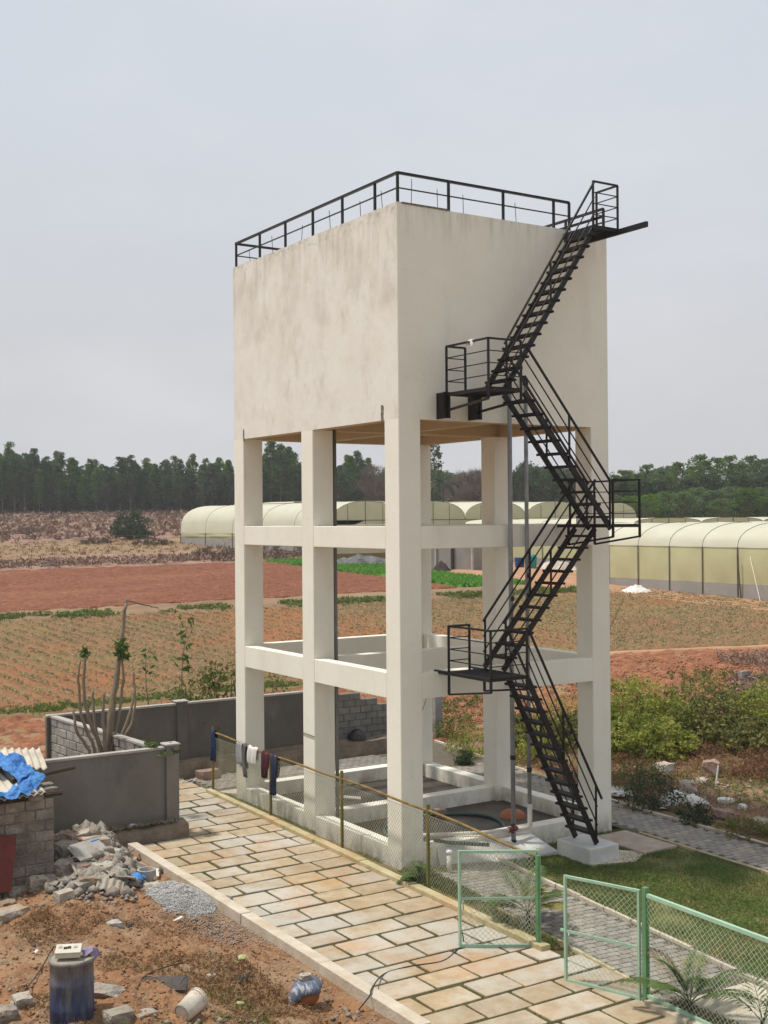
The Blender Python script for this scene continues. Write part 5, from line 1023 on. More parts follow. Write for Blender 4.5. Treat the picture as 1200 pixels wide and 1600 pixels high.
# rows in the near right corner of the field
X3 = []; Y3 = []
for r_ in np.arange(29, 62, .95):
    yy = np.arange(14, 25.6, .33); X3.append(r_ - .03 * yy + rs.normal(0, .05, len(yy))); Y3.append(yy)
X3 = np.concatenate(X3); Y3 = np.concatenate(Y3); k = (Y3 > np.interp(X3, [28.5, 60], [25.4, 14.5]) + .2); X = np.concatenate([X, X3[k]]); Y = np.concatenate([Y, Y3[k]])
P = np.repeat(np.stack([X, Y, terr(X, Y) + .08], 1), 5, 0); P[:, :2] += rs.normal(0, .085, (len(P), 2)); P[:, 2] += rs.uniform(.0, .10, len(P))
V, F = leaf_quads(P, .115, 1.8, .2, 8); o = fast_mesh('crop_seedlings', V, F, mat('seedling_leaves', (0.20, 0.21, 0.09), (0.30, 0.27, 0.15), 1.5, .8, trans=.2)); o['kind'] = 'stuff'
# ---------------------------------------------------------------- near plants
m_palm = mat('palm_leaf', (0.050, 0.095, 0.022), (0.095, 0.14, 0.030), 3, .6, trans=.2)
m_palmy = mat('yellowing_palm_leaf', (0.22, 0.23, 0.04), (0.30, 0.26, 0.06), 3, .6, trans=.3)
m_palmb = mat('dry_palm_leaf', (0.22, 0.16, 0.07), (0.15, 0.11, 0.05), 3, .8)
p = G(664, 1385); fan_palm('small_palm', p, 0.10, 8, 0.62, 1, m_palm, 'small young palm growing against the front corner of the tower plinth', 'palm', tr=.04, nl=26, llen=.28, leafw=.028, spread=(.2, 1.3))
p = G(825, 1450); fan_palm('small_palm', p, 0.28, 9, 0.95, 2, m_palm, 'small yellow green palm seen through the open gate leaf beside the rusty fence', 'palm', tr=.04, nl=32, llen=.34, leafw=.030, spread=(.4, 1.3), droopk=.8, mats=[m_palm, m_palm, m_palmy, m_palm, m_palm])
p = G(1078, 1592); fan_palm('small_palm', p, 0.22, 10, 1.0, 5, m_palm, 'small green palm with one dry frond at the bottom right inside the mint fence', 'palm', tr=.045, nl=34, llen=.27, leafw=.026, spread=(.45, 1.35), droopk=.85, mats=[m_palm, m_palm, m_palm, m_palmy, m_palm, m_palm, m_palmb])
p = G(1192, 1625); fan_palm('small_palm', p, 0.25, 6, 0.9, 6, m_palm, 'tip of a small palm cut by the bottom right corner of the photo', 'palm', tr=.04, nl=12, llen=.3, leafw=.04, spread=(.7, 1.4))
# bare many stemmed tree behind the near wall
bt = thing('pollarded_tree', (-3.9, 7.6, 0), 'bare many stemmed tree with a few leaf tufts rising behind the near grey wall', 'tree')
m_stem = mat('grey_brown_stem', (0.27, 0.21, 0.155), (0.17, 0.13, 0.09), 4, .9, .5, 30, stretch=(1, 1, .3))
def PX(px, py, Y): r = ray_dir(px, py); return CAM + r * (Y - CAM[1]) / r[1]
def stem(pts, r0, r1, Y=7.8):
    Q = [PX(x, y, Y + 0.1 * i) for i, (x, y) in enumerate(pts)]; Q = [np.array([Q[0][0], Q[0][1], 0.0])] + Q if pts[0][1] > 1130 else Q
    n = len(Q); tt = np.linspace(0, n - 1, n * 4); S = np.stack([np.interp(tt, range(n), [q[i] for q in Q]) for i in range(3)], 1); S += np.random.RandomState(int(pts[0][0])).normal(0, .012, S.shape)
    b = MB(); b.tube(list(S), list(np.linspace(r0, r1, len(S))), 7); b.build('stem', m_stem, bt, smooth=True)
stem([(168, 1170), (176, 1100), (184, 1050), (190, 1000), (197, 942)], .115, .045)
stem([(160, 1172), (140, 1130), (130, 1080), (134, 1022)], .065, .035, 7.6); stem([(150, 1172), (126, 1120), (122, 1060), (125, 1030)], .05, .024, 7.5)
stem([(140, 1172), (118, 1140), (115, 1108)], .05, .03, 7.4); stem([(166, 1172), (160, 1120), (163, 1080)], .06, .03, 7.5); stem([(156, 1172), (146, 1110), (145, 1078)], .05, .03, 7.9)
stem([(174, 1172), (186, 1120), (194, 1060), (191, 1020)], .05, .026, 7.7); stem([(178, 1172), (200, 1125), (211, 1080), (208, 1048)], .055, .025, 7.9); stem([(184, 1172), (204, 1135), (212, 1100), (210, 1060)], .05, .02, 8.1)
stem([(197, 942), (196, 938), (230, 946), (248, 950)], .03, .012, 8.2)
def tuft(x, y, Y, r, n, seed, leaf=.12):
    c = PX(x, y, Y); rs = np.random.RandomState(seed); q = rs.normal(size=(n, 3)); q /= np.linalg.norm(q, axis=1)[:, None]; q *= r * (rs.uniform(0, 1, n) ** .5)[:, None]; V, F = leaf_quads(c + q, leaf, 1.9, -.3, seed); fast_mesh('leaf_tuft', V, F, m_euc2, bt)
m_euc2 = mat('sprout_leaves', (0.06, 0.115, 0.025), (0.10, 0.15, 0.035), 4, .7, trans=.3)
tuft(190, 1008, 7.9, .20, 90, 1); tuft(188, 1022, 7.8, .16, 60, 2); tuft(133, 1020, 7.7, .14, 60, 3); tuft(198, 1026, 7.9, .10, 30, 4)
# creeper on the end of the near wall
c = PX(250, 1158, 5.6); shrub('wall_creeper', (c[0], 5.75, 1.95), .95, .30, 'low green creeper spilling over the end of the near grey wall', 'plant', m_euc2, 81, 700, .09, clump=.4, group=None)
# plants beyond the far wall
m_hedge = mat('hedge_leaves', (0.085, 0.115, 0.025), (0.15, 0.165, 0.04), 1.2, .75, trans=.3)
shrub('hedge_shrub', (0.9, 13.0, .3), 2.6, 2.3, 'leafy yellow green shrub just beyond the far wall, left of the tower', 'shrub', m_hedge, 82, 2300, .13, clump=.18)
shrub('hedge_shrub', (2.4, 13.4, .3), 2.2, 3.0, 'taller shrub beyond the far wall touching the left tower column', 'shrub', m_hedge, 83, 1700, .14, clump=.16)
shrub('hedge_shrub', (-0.5, 13.1, .3), 1.6, 1.75, 'low end of the shrubs beyond the far wall, nearest to the bare tree', 'shrub', m_hedge, 84, 900, .13, clump=.2)
shrub('hedge_shrub', (4.2, 13.6, .0), 2.0, 2.6, 'shrub beyond the far wall seen between the two left tower columns', 'shrub', m_hedge, 85, 900, .13, clump=.2)
def sprig(name, label, base, tip, n, seed, leaf=.26):
    rs = np.random.RandomState(seed); base = np.array(base, float); tip = np.array(tip, float); t = thing(name, tuple(base), label, 'sapling'); b = MB(); pts = [base + (tip - base) * u + (0.05 * math.sin(u * 7), 0, 0) for u in np.linspace(0, 1, 8)]
    b.tube(pts, list(np.linspace(.03, .008, 8)), 5); b.build('stem', m_stem, t, smooth=True)
    us = rs.uniform(.45, 1, n) ** .7; P = base + (tip - base) * us[:, None] + rs.normal(0, 1, (n, 3)) * (.16, .16, .06); V, F = leaf_quads(P, leaf, 2.6, 0, seed); fast_mesh('foliage', V, F, m_euc2, t)
sprig('young_sapling', 'thin leafy sapling standing tallest above the far wall', (0.55, 13.2, .3), (0.9, 13.2, 4.45), 46, 5)
sprig('young_sapling', 'short sapling with drooping leaves above the far wall, right of the bare tree', (-0.3, 13.0, .3), (-0.55, 13.0, 3.55), 30, 6, .2)
sprig('young_sapling', 'leafy sapling leaning beside the left tower column', (2.5, 13.0, .3), (3.0, 13.0, 3.9), 60, 7)
# right hand thicket
m_vine = mat('vine_leaves', (0.14, 0.18, 0.032), (0.36, 0.37, 0.07), 1.3, .75, mixr=(.35, .65), trans=.35)
m_vined = mat('dull_vine_leaves', (0.11, 0.135, 0.036), (0.25, 0.23, 0.07), 1.3, .8, trans=.25)
specs = [(12.6, 8.6, 3.2, 1.15, m_vined, 'dull green vine thicket directly right of the tower, at its left end'), (14.9, 8.2, 3.8, 2.15, m_vine, 'tall vine covered bush forming the highest hump of the right thicket'), (17.2, 7.3, 4.0, 2.05, m_vined, 'vine covered bush below the grey stone post at right'),
         (19.0, 5.2, 4.2, 2.3, m_vine, 'vine covered bush cut by the right edge of the photo'), (13.3, 6.3, 3.2, 1.3, m_vine, 'low bright yellow green vine mound in front of the right thicket'), (16.6, 5.2, 3.0, 1.1, m_vined, 'brownish low bush in front of the right thicket near the photo edge'), (11.2, 9.6, 2.6, 1.0, m_vined, 'green bush seen between the right tower column and the stair foot')]
for k, (x, y, w_, h_, mm, lb) in enumerate(specs): shrub('vine_thicket', (x, y, float(ground(x, y)) - .05), w_, h_, lb, 'bush', mm, 90 + k, 9000, .12, stems=30, clump=.13, m_stem=m_twig)
for k, (px, py, w_, h_, lb, mm) in enumerate([(1022, 1262, 1.5, 1.05, 'dark green weedy bush at the paver edge right of the tower', m_eucd), (1000, 1235, 1.2, 1.1, 'grey green leafy weed behind the dark bush at the paver edge', m_vined), (1085, 1285, .9, .45, 'small dark green bush beside the paver path at right', m_eucd), (1160, 1305, 1.3, .4, 'low sparse bush at the far right of the paver path', m_vined),
        (735, 1180, 1.6, .9, 'green weeds behind the tower at the foot of the stone pillar', m_vine), (705, 1150, 1.8, .8, 'leafy weed clump behind the back corner column', m_vined), (835, 1190, 1.5, 1.2, 'weeds behind the tower seen beside the pipes', m_vine), (880, 1150, 2.0, 1.6, 'green bush behind the tower seen through the lowest stair flight', m_vine), (725, 1196, .5, .5, 'small dark weed growing at the back plinth edge', m_eucd)]):
    c = G(px, py); shrub('weed_bush', c, w_, h_, lb, 'bush', mm, 110 + k, 1100, .07 + .02 * (w_ > 1.4), clump=.28, m_stem=m_twig)
scatter('dry_weeds', quadpts([(8.4, -6), (24, -6), (22, 8), (9.2, 9)]), 11000, .13, m_drygrass, 120, .18, 7, 6, dens=lambda x, y, rs: fbm(x, y, .45, 3, 15) + rs.uniform(-.15, .15, len(x)) > 0.0)
scatter('red_brown_weeds', quadpts([(10.5, 2), (22, -2), (23, 5), (11.5, 7)]), 6000, .12, mat('red_brown_stalks', (0.20, 0.085, 0.05), (0.13, 0.07, 0.035), 1, .9), 121, .32, 8, 6, dens=lambda x, y, rs: fbm(x, y, .5, 3, 16) > -.02)
scatter('green_weeds', quadpts([(8.2, -8), (20, -8), (20, 9), (9.1, 12)]), 5200, .10, m_grass, 122, .14, 8, 4, dens=lambda x, y, rs: fbm(x, y, .4, 3, 17) > .04)
scatter('ploughed_weeds', quadpts([(5, 13), (22, 10), (27, 19), (6, 18)]), 1600, .13, m_hedge, 123, .22, 9, 3, dens=lambda x, y, rs: fbm(x, y, .4, 3, 18) > .06)
pebbles_later = [((12, 9), (24, 6), (44, 15), (28, 24)), ((-14, 14), (12, 14), (27, 15), (26, 24))]
scatter('brown_scrub', quadpts([(24, 12), (34, 9), (46, 13), (33, 21)]), 2600, .22, m_scrub, 124, .35, 9, 5, dens=lambda x, y, rs: fbm(x, y, .3, 3, 19) > -.03)
scatter('scrub_leaves', quadpts([(20, 9), (34, 6), (42, 13), (26, 18)]), 2200, .16, m_hedge, 125, .35, 9, 3, dens=lambda x, y, rs: fbm(x, y, .35, 3, 20) > .03)
# pale stones and litter on the waste ground
m_pale = mat('pale_stone', (0.50, 0.46, 0.39), (0.33, 0.28, 0.22), 4, .9, .9, 22, dirt=[((0.30, 0.19, 0.12), 2.4, .52, .68, (1, 1, 1), .6)])
m_pink = mat('pink_rubble', (0.36, 0.25, 0.20), (0.24, 0.16, 0.13), 3, .9, .5, 20)
def rock(px, py, w, d, h, m, label, seed, rnd=.3, name='stone', cat='stone', rz=None, tilt=0, ta=0, dz=0, cuts=2):
    c = G(px, py); V, F = chunk(w, d, h, seed, rnd, cuts); V = rotz(V, R.uniform(0, 3) if rz is None else rz, tilt, ta); b = MB(); b.add(V + c + (0, 0, dz - .03), F); o = b.build(name, m); return tag(o, label, cat)
for a in [(1036, 1212, .62, .5, .42, m_pale, 'pale boulder on the waste ground right of the tower, leftmost of the big ones', 1), (1075, 1238, .5, .45, .36, m_pale, 'pale rounded boulder behind the white rubble spill', 2), (1112, 1212, .5, .5, .5, m_pink, 'brown grey boulder beside a white stick', 3), (1100, 1225, .35, .3, .2, m_pale, 'small pale stone below the brown grey boulder', 4),
          (1135, 1252, .4, .25, .12, m_white, 'flat white scrap at the right of the waste ground', 5), (970, 1238, .6, .9, .12, m_white, 'white lime patch just right of the tower base', 6), (1160, 1262, .22, .2, .12, m_white, 'tiny white scrap near the right edge of the waste ground', 7), (1130, 1275, .5, .4, .2, m_pink, 'pinkish lump of rubble low on the waste ground', 8), (1185, 1292, .5, .4, .25, m_pale, 'grey lump at the right edge above the paver path', 9)]: rock(*a)
heap_of('lime_spill', 'white rubble spill between boulders on the waste ground', 'heap', 1062, 1252, 1.5, 1.3, .25, m_white, 9, amp=.4)
c = G(1118, 1232); b = MB(); b.tube([c, c + (.12, 0, .62)], .025, 5); o = b.build('stick', m_white); tag(o, 'short white stick upright beside the brown grey boulder', 'stick')
def pebbles(name, fn, n, s0, s1, m, seed, dens=None, zoff=0.0, zfn=None, flatk=.7):
    rs = np.random.RandomState(seed); x, y = fn(rs, n)
    if dens is not None: k = dens(x, y, rs); x, y = x[k], y[k]
    n = len(x); s = s0 + (s1 - s0) * rs.uniform(0, 1, n) ** 2.2; z = (ground(x, y) if zfn is None else zfn(x, y)) + zoff + s * .12
    base = np.array([(1, 0, 0), (0, 1, 0), (-1, 0, 0), (0, -1, 0), (0, 0, 1), (0, 0, -1), ]) * .5
    Vb = base[None] * (s[:, None, None]) * rs.uniform(.55, 1.2, (n, 6, 3)) * (1, 1, flatk); a = rs.uniform(0, 6.28, n); ca, sa = np.cos(a), np.sin(a); X = Vb[..., 0] * ca[:, None] - Vb[..., 1] * sa[:, None]; Yy = Vb[..., 0] * sa[:, None] + Vb[..., 1] * ca[:, None]
    V = np.stack([X + x[:, None], Yy + y[:, None], Vb[..., 2] + z[:, None]], -1).reshape(-1, 3); Fb = np.array([(0, 1, 4), (1, 2, 4), (2, 3, 4), (3, 0, 4), (1, 0, 5), (2, 1, 5), (3, 2, 5), (0, 3, 5)]); F = (Fb[None] + (np.arange(n) * 6)[:, None, None]).reshape(-1, 3)
    o = fast_mesh(name, V, F, m); o['kind'] = 'stuff'; return o
m_clodl = mat('pale_clod', (0.40, 0.19, 0.10), (0.24, 0.095, 0.05), 2, .95)
for q_ in pebbles_later: pebbles('soil_clods', quadpts(q_), 9000, .05, .22, m_clodl, 133, dens=lambda x, y, rs: fbm(x, y, .5, 3, 22) > -.1)
wq = quadpts([(8.3, -8), (22, -8), (20, 8), (9.2, 11)])
pebbles('litter_rubble', wq, 3500, .03, .20, m_pale, 130, dens=lambda x, y, rs: fbm(x, y, .35, 3, 19) > .02)
pebbles('litter_rubble', wq, 2500, .03, .16, m_pink, 131, dens=lambda x, y, rs: fbm(x, y, .4, 3, 20) > .0)
pebbles('white_litter', wq, 380, .04, .22, m_white, 132, dens=lambda x, y, rs: fbm(x, y, .5, 3, 21) > .08, flatk=.3)
# lawn grass
scatter('lawn_grass', quadpts([(1.1, -12.5), (5.85, -12.5), (6.25, -0.1), (2.3, -0.1)]), 60000, .055, m_grass, 140, .035, 2, 4, 1.2, dens=lambda x, y, rs: fbm(x, y, .8, 3, 22) + rs.uniform(-.12, .12, len(x)) > -.10)
scatter('verge_grass', quadpts([(-0.3, 9), (0.0, 9), (0.4, -0.2), (-0.3, -.2)]), 2400, .07, m_grass, 141, .07, 4, 4, dens=lambda x, y, rs: fbm(x, y, .9, 3, 23) > -.02)
scatter('verge_grass', quadpts([(-0.45, -5.3), (-0.25, -5.3), (0.42, -0.2), (-0.3, -.2)]), 2600, .10, m_grass, 142, .11, 5, 4, dens=lambda x, y, rs: (y > -2.6) | (rs.uniform(0, 1, len(x)) < .12))
scatter('verge_grass', quadpts([(-0.8, -10), (-0.5, -10), (-0.45, -8.3), (-0.75, -8.3)]), 700, .10, mat('grey_weeds', (.14, .13, .07), (.2, .16, .1)), 143, .12, 5, 4)
# moss and grass in the joints of the road
scatter('joint_grass', quadpts([(-4.0, -9), (-0.6, -9), (-0.15, 9), (-3.95, 5)]), 30000, .03, m_grass, 144, .022, 3, 3, dens=lambda x, y, rs: fbm(x, y, .8, 3, 24) > -.12)

# ---------------------------------------------------------------- rubble heap
m_conc = mat('broken_concrete', (0.40, 0.36, 0.30), (0.23, 0.20, 0.165), 4, .95, .9, 22, dirt=[((0.36, 0.22, 0.13), 2.2, .48, .66, (1, 1, 1), .7), ((0.12, 0.10, 0.08), 5.5, .58, .72, (1, 1, 1), .6)], rand=.22)
m_brick = mat('brick_rubble', (0.40, 0.16, 0.09), (0.30, 0.12, 0.07), 4, .95, .5, 20)
rub = [ # px, py, w, d, h, mat, label, rnd, rz, tilt
 (134, 1288, .36, .15, .46, m_conc, 'grey concrete slab standing on edge against the near wall plinth', .10, .5, -.45),
 (150, 1278, .30, .28, .2, m_conc, 'small grey lump behind the upright slab', .3, 0, 0),
 (104, 1296, .55, .5, .38, m_conc, 'jagged pinkish stone at the top of the rubble beside the shed', .4, 0, .2),
 (108, 1318, .45, .4, .30, m_pink, 'pink brown broken stone under the jagged one beside the shed', .3, .8, 0),
 (103, 1338, .55, .50, .36, m_conc, 'large angular grey stone right of the shed corner', .25, .3, 0),
 (132, 1322, .30, .22, .22, m_brick, 'orange red brick lump on the rubble heap', .2, .4, .1),
 (148, 1324, .58, .34, .26, m_pale, 'smooth beige block beside the orange brick lump', .12, .1, .1),
 (100, 1362, .50, .34, .26, m_pale, 'pale block low against the shed corner', .2, .9, 0),
 (168, 1342, .22, .22, .30, m_conc, 'squat grey stump of concrete below the plinth', .15, 0, 0),
 (60, 1392, .40, .34, .34, m_pale, 'whitish rounded stone left in the row before the shed', .3, 0, 0),
 (26, 1402, .46, .26, .24, m_pale, 'long pale stone at the left end of the row before the shed', .25, .5, 0),
 (44, 1396, .26, .22, .18, m_conc, 'small stone between the whitish ones before the shed', .3, 0, 0),
 (82, 1394, .34, .26, .26, m_conc, 'stone right of the whitish rounded one in the row', .3, 1, 0),
 (104, 1384, .34, .30, .22, m_pale, 'pale stone in the row below the grey sheets', .28, 0, 0),
 (100, 1412, .34, .26, .30, m_pale, 'upright pale block in front of the stone row', .12, .2, 0),
 (128, 1390, .40, .34, .22, m_conc, 'dark faced stone right end of the row before the shed', .25, .3, 0),
 (14, 1440, .60, .36, .26, m_conc, 'big dirty stone cut by the left edge below the shed', .25, .4, 0),
 (12, 1420, .30, .3, .2, m_conc, 'small stone above the big dirty one at the left edge', .3, 0, 0),
 (180, 1452, .24, .22, .18, m_gcap, 'rounded grey stone beside a black rag on the earth heap', .35, 0, 0),
 (352, 1416, .24, .2, .22, m_gwall, 'dark grey cube of concrete on the road kerb', .12, .3, 0),
 (166, 1560, .42, .24, .24, m_conc, 'tilted concrete block just behind the blue barrel', .24, -.6, .45),
 (184, 1596, .36, .24, .20, m_conc, 'rectangular concrete block right of the blue barrel', .17, .1, .08),
 (226, 1592, .30, .22, .14, m_conc, 'grey broken block beside the rectangular one right of the barrel', .3, .2, 0),
 (8, 1588, .30, .26, .16, m_conc, 'grey stone in the bottom left corner', .25, 0, 0),
 (34, 1572, .26, .3, .2, m_pale, 'pale stone left of the blue barrel', .3, 0, 0),
 (230, 1498, .44, .10, .06, m_conc, 'thin brown shard lying on the earth heap', .25, .7, .4),
 (330, 1528, .14, .11, .09, m_pale, 'small yellowish stone on the bare earth', .35, 0, 0),
 (204, 1432, .16, .13, .1, m_brick, 'small red brick bit beside the gravel', .25, 0, 0),
 (325, 1218, .62, .40, .34, m_pink, 'brownish stone block lying at the foot of the far wall', .15, .2, 0),
 (240, 1392, .34, .26, .2, m_pale, 'dirty white sack like lump above the gravel heap', .4, 0, 0),
]
for k, (px, py, w, d, h, m, lab, rnd, rz, tilt) in enumerate(rub): rock(px, py, w, d, h, m, lab, 200 + k, rnd, rz=rz, tilt=tilt, ta=.5)
rsr = random.Random(77); proto_l = None
for k in range(64):
    t = rsr.random(); px, py = (70 + 110 * t + rsr.uniform(-28, 28), 1392 - 95 * (1 - abs(t - .45) * 1.2) * rsr.random() + rsr.uniform(-6, 8)); s_ = rsr.uniform(.16, .40)
    rock(px, py, s_, s_ * rsr.uniform(.5, .9), s_ * rsr.uniform(.4, .8), (m_conc, m_pale, m_pink, m_conc, m_gcap)[k % 5], 'broken lump in the dense rubble pile between the shed and the near wall', 400 + k, rsr.uniform(.15, .32), name='rubble_lump', cat='rubble', tilt=rsr.uniform(-.5, .5), ta=rsr.uniform(0, 3))['group'] = 'lumps of the rubble pile by the shed'
hq = quadpts([(-14, -10), (-4.6, -10), (-4.45, 4.8), (-14, 4.8)])
HZ = lambda x, y: heap(x, y)
pebbles('small_rubble', hq, 5200, .02, .16, m_conc, 150, zfn=HZ, dens=lambda x, y, rs: (fbm(x, y, .7, 3, 25) + .35 * np.exp(-((x + 6.2) ** 2 + (y - 2.5) ** 2) / 6) > .05))
pebbles('soil_crumbs', hq, 16000, .015, .09, m_soil, 151, zfn=HZ)
pebbles('brick_crumbs', hq, 900, .02, .10, m_brick, 152, zfn=HZ, dens=lambda x, y, rs: fbm(x, y, .8, 3, 26) > .03)
def rubfn(rs, n):
    t = rs.uniform(0, 1, n); return -6.1 + .75 * t + rs.normal(0, .5, n), np.minimum(1.4 + 3.0 * t + rs.normal(0, .45, n), 5.0)
pebbles('block_rubble', rubfn, 900, .10, .42, m_conc, 153, zfn=lambda x, y: heap(x, y) + .02, flatk=.8)
def plinthfn(rs, n): return rs.uniform(-5.3, -2.8, n), rs.uniform(5.2, 5.45, n)
pebbles('plinth_crumbs', plinthfn, 420, .03, .14, m_rubblebase, 154, zfn=lambda x, y: x * 0 + .40)
def fwfn(rs, n): return rs.uniform(-2.5, 2.6, n), rs.uniform(10.5, 11.2, n)
pebbles('wall_foot_rubble', fwfn, 500, .03, .18, m_gcap, 155, zfn=lambda x, y: x * 0 + .01)
def gravfn(rs, n):
    a = rs.uniform(0, 6.28, n); r = np.sqrt(rs.uniform(0, 1, n)); return -4.78 + .62 * r * np.cos(a), 0.6 + 1.0 * r * np.sin(a)
def gz(x, y): return heap(x, y) * .8 + .30 * np.maximum(0, 1 - (((x + 4.78) / .68) ** 2 + ((y - .6) / 1.05) ** 2))
m_grav = mat('blue_grey_gravel', (0.54, 0.53, 0.51), (0.34, 0.33, 0.315), 14, .9)
quad_patch([(-5.85, -.8), (-4.27, -.8), (-4.27, 1.9), (-5.85, 1.9)], 30, 40, 0, lambda x, y: gz(x, y) - ground(x, y) - .02 - .12 * ((((x + 4.78) / .68) ** 2 + ((y - .6) / 1.05) ** 2) > 1), 'gravel_heap', m_grav, kind='stuff')
pebbles('gravel', gravfn, 14000, .014, .040, m_grav, 156, zfn=gz)
def grav2(rs, n): return rs.normal(-4.95, .42, n), rs.normal(-1.3, .7, n)
pebbles('gravel', lambda rs, n: (np.minimum(grav2(rs, n)[0], -4.35), grav2(rs, n)[1]), 4200, .02, .06, mat('dirty_gravel', (0.33, 0.27, 0.215), (0.25, 0.18, 0.14), 9, .95), 157, zfn=HZ)
scatter('dry_grass', quadpts([(-12, -8), (-5.2, -8), (-5.6, .9), (-12, .9)]), 15000, .10, m_drygrass, 158, .06, 4, 7, .1, dens=lambda x, y, rs: fbm(x, y, .6, 3, 27) > -.02)
scatter('green_weeds', quadpts([(-9.5, -7.5), (-6.0, -7.5), (-6.2, -4.6), (-9.0, -4.6)]), 1500, .05, m_grass, 159, .05, 4, 3, dens=lambda x, y, rs: fbm(x, y, .9, 3, 28) > .02)
m_asbd = mat('dusty_broken_sheet', (0.40, 0.36, 0.30), (0.27, 0.235, 0.19), 3, 0.95, 0.4, 20, dirt=[((0.33, 0.21, 0.13), 2.0, 0.5, 0.7, (1, 1, 1), 0.6)])
# broken corrugated sheets
for k, (px, py, sx, sy, rz, tx, ty, lab) in enumerate([(165, 1372, .70, .50, .3, .15, -.10, 'broken pale corrugated sheet on top of the rubble heap'), (172, 1392, .50, .36, -.5, .45, .1, 'curled beige corrugated sheet end lower on the rubble heap'), (200, 1384, .42, .36, .9, .15, .4, 'bent corrugated scrap sloping toward the gravel'), (132, 1372, .5, .36, .1, .4, .3, 'grey sheet half buried near the shed corner')]):
    c = G(px, py); V, F = corr('x', tuple(c + (0, 0, .12)), sx, sy, rz, tx, ty, m_asb, .020, .13, seed=k + 4, noise_=.07, nx=36, ny=8); o = fast_mesh('corrugated_sheet', V, F, m_asbd, smooth=False); tag(o, lab, 'sheet')
c = G(140, 1345); V, F = chunk(.75, .5, .05, 3, .2, 1); V = rotz(V, .3, .5, 0); b = MB(); b.add(V + c + (0, 0, .2), F); o = b.build('concrete_sheet', m_gcap); tag(o, 'thin grey panel with a blue smear in the rubble', 'panel')
c = G(152, 1345); V, F = chunk(.22, .05, .02, 3, .2, 1); b = MB(); b.add(rotz(V, .5) + c + (-.05, 0, .42), F); o = b.build('paper_scrap', m_tarp); tag(o, 'small blue smear of plastic on the grey panel', 'scrap')
b = MB(); a_ = G(186, 1350) + (0, 0, .14); e_ = G(226, 1362) + (0, 0, .10); b.bar(tuple(a_), tuple(e_), .17, .10); o = b.build('channel_piece', m_pvc, bevel=.01); tag(o, 'white channel piece lying across the rubble toward the concrete pot', 'channel')
t = G(229, 1375); pot = MB(); pot.lathe([(0.15, 0), (.19, .22), (.155, .22), (.13, .06), (0, .06)], tuple(t), 18); o = pot.build('cement_pot', m_gcap, smooth=False); tag(o, 'round grey cement pot open at the top above the gravel', 'pot')
c = G(214, 1380); V, F = crumple([c + (-.12, -.1, .10), c + (0, 0, .16), c + (.12, .12, .12)], .26, .07, 12, 26, 14); o = fast_mesh('tarp_scrap', V, F, m_tarp); tag(o, 'small crumpled scrap of blue tarp beside the gravel heap', 'scrap')
for k, (px, py, L_, rz, m, lab) in enumerate([(212, 1345, .5, .9, m_brick, 'orange strip of broken tile above the cement pot'), (205, 1352, .45, .7, m_pale, 'pale batten in the debris above the cement pot'), (246, 1368, .5, 1.2, m_pvc, 'white thin slat left of the kerb end'), (276, 1444, .26, .3, m_pvc, 'white tile shard at the lower edge of the gravel'), (198, 1338, .4, .4, m_pink, 'pinkish batten at the top of the debris')]):
    c = G(px, py); d = np.array([math.cos(rz), math.sin(rz), .05]) * L_ / 2; b = MB(); b.bar(tuple(c - d + (0, 0, .06)), tuple(c + d + (0, 0, .09)), .06, .025); o = b.build('batten', m); tag(o, lab, 'batten')
# barrel with the switchboard
bx = CAM + ray_dir(112, 1492) * 16.5 / float(ray_dir(112, 1492) @ FW); zb_ = float(heap(np.array(bx[0]), np.array(bx[1]))); BR = .292; topz = bx[2] - .02; BH = .98
br = thing('blue_barrel', (bx[0], bx[1], topz - BH), 'blue plastic barrel smeared with cement standing at the bottom left', 'barrel')
m_bar = mat('blue_barrel_plastic', (0.016, 0.028, 0.075), (0.04, 0.055, 0.115), 4, .6, .1, 30, stretch=(1, 1, .25), dirt=[((0.25, 0.235, 0.21), 7, .46, .66, (1, 1, .2), .5), ((0.27, 0.25, 0.22), 3.5, .38, .58, (1, 1, .25), .9, topz + .05, topz - .62), ((0.30, 0.22, 0.14), 6, .5, .65, (1, 1, .5), .8, topz, topz - .2), ((0.02, 0.02, 0.03), 5, .55, .7, (1, 1, .2), .7)])
b = MB(); prof = [(.0, 0), (BR * .94, 0), (BR, .04), (BR, .30), (BR * 1.035, .33), (BR, .36), (BR, .63), (BR * 1.035, .66), (BR, .69), (BR * .985, BH - .06), (BR * 1.05, BH - .05), (BR * 1.05, BH - .01), (BR * .98, BH)]
b.lathe(prof, (bx[0], bx[1], topz - BH), 28); b.build('drum_body', m_bar, br, smooth=True)
b = MB(); b.lathe([(BR * .98, BH), (BR * .95, BH - .012), (0, BH - .012)], (bx[0], bx[1], topz - BH), 28); b.build('lid', mat('dusty_lid', (.33, .29, .23), (.24, .20, .15), 4, .9), br)
b = MB(); b.lathe([(BR + .006, .40), (BR + .006, .44)], (bx[0], bx[1], topz - BH), 28); 
sb = thing('switch_box', (bx[0], bx[1], topz), 'white electrical switch box lying on top of the blue barrel', 'switch box'); m_sw = mat('ivory_plastic', (.58, .54, .44), (.50, .46, .37), 3, .5, spec=.4)
A = np.array([_c, -_s, 0]); Bv = np.array([_s, _c, 0]); ctr = np.array([bx[0], bx[1], topz]) - A * .03 - Bv * .04
def obox(name, c, u, v, w, su, sv, sw, m, par, bev=0): b = MB(); b.bar(tuple(c - u * su / 2), tuple(c + u * su / 2), sv, sw, up=tuple(w)); return b.build(name, m, par, bevel=bev)
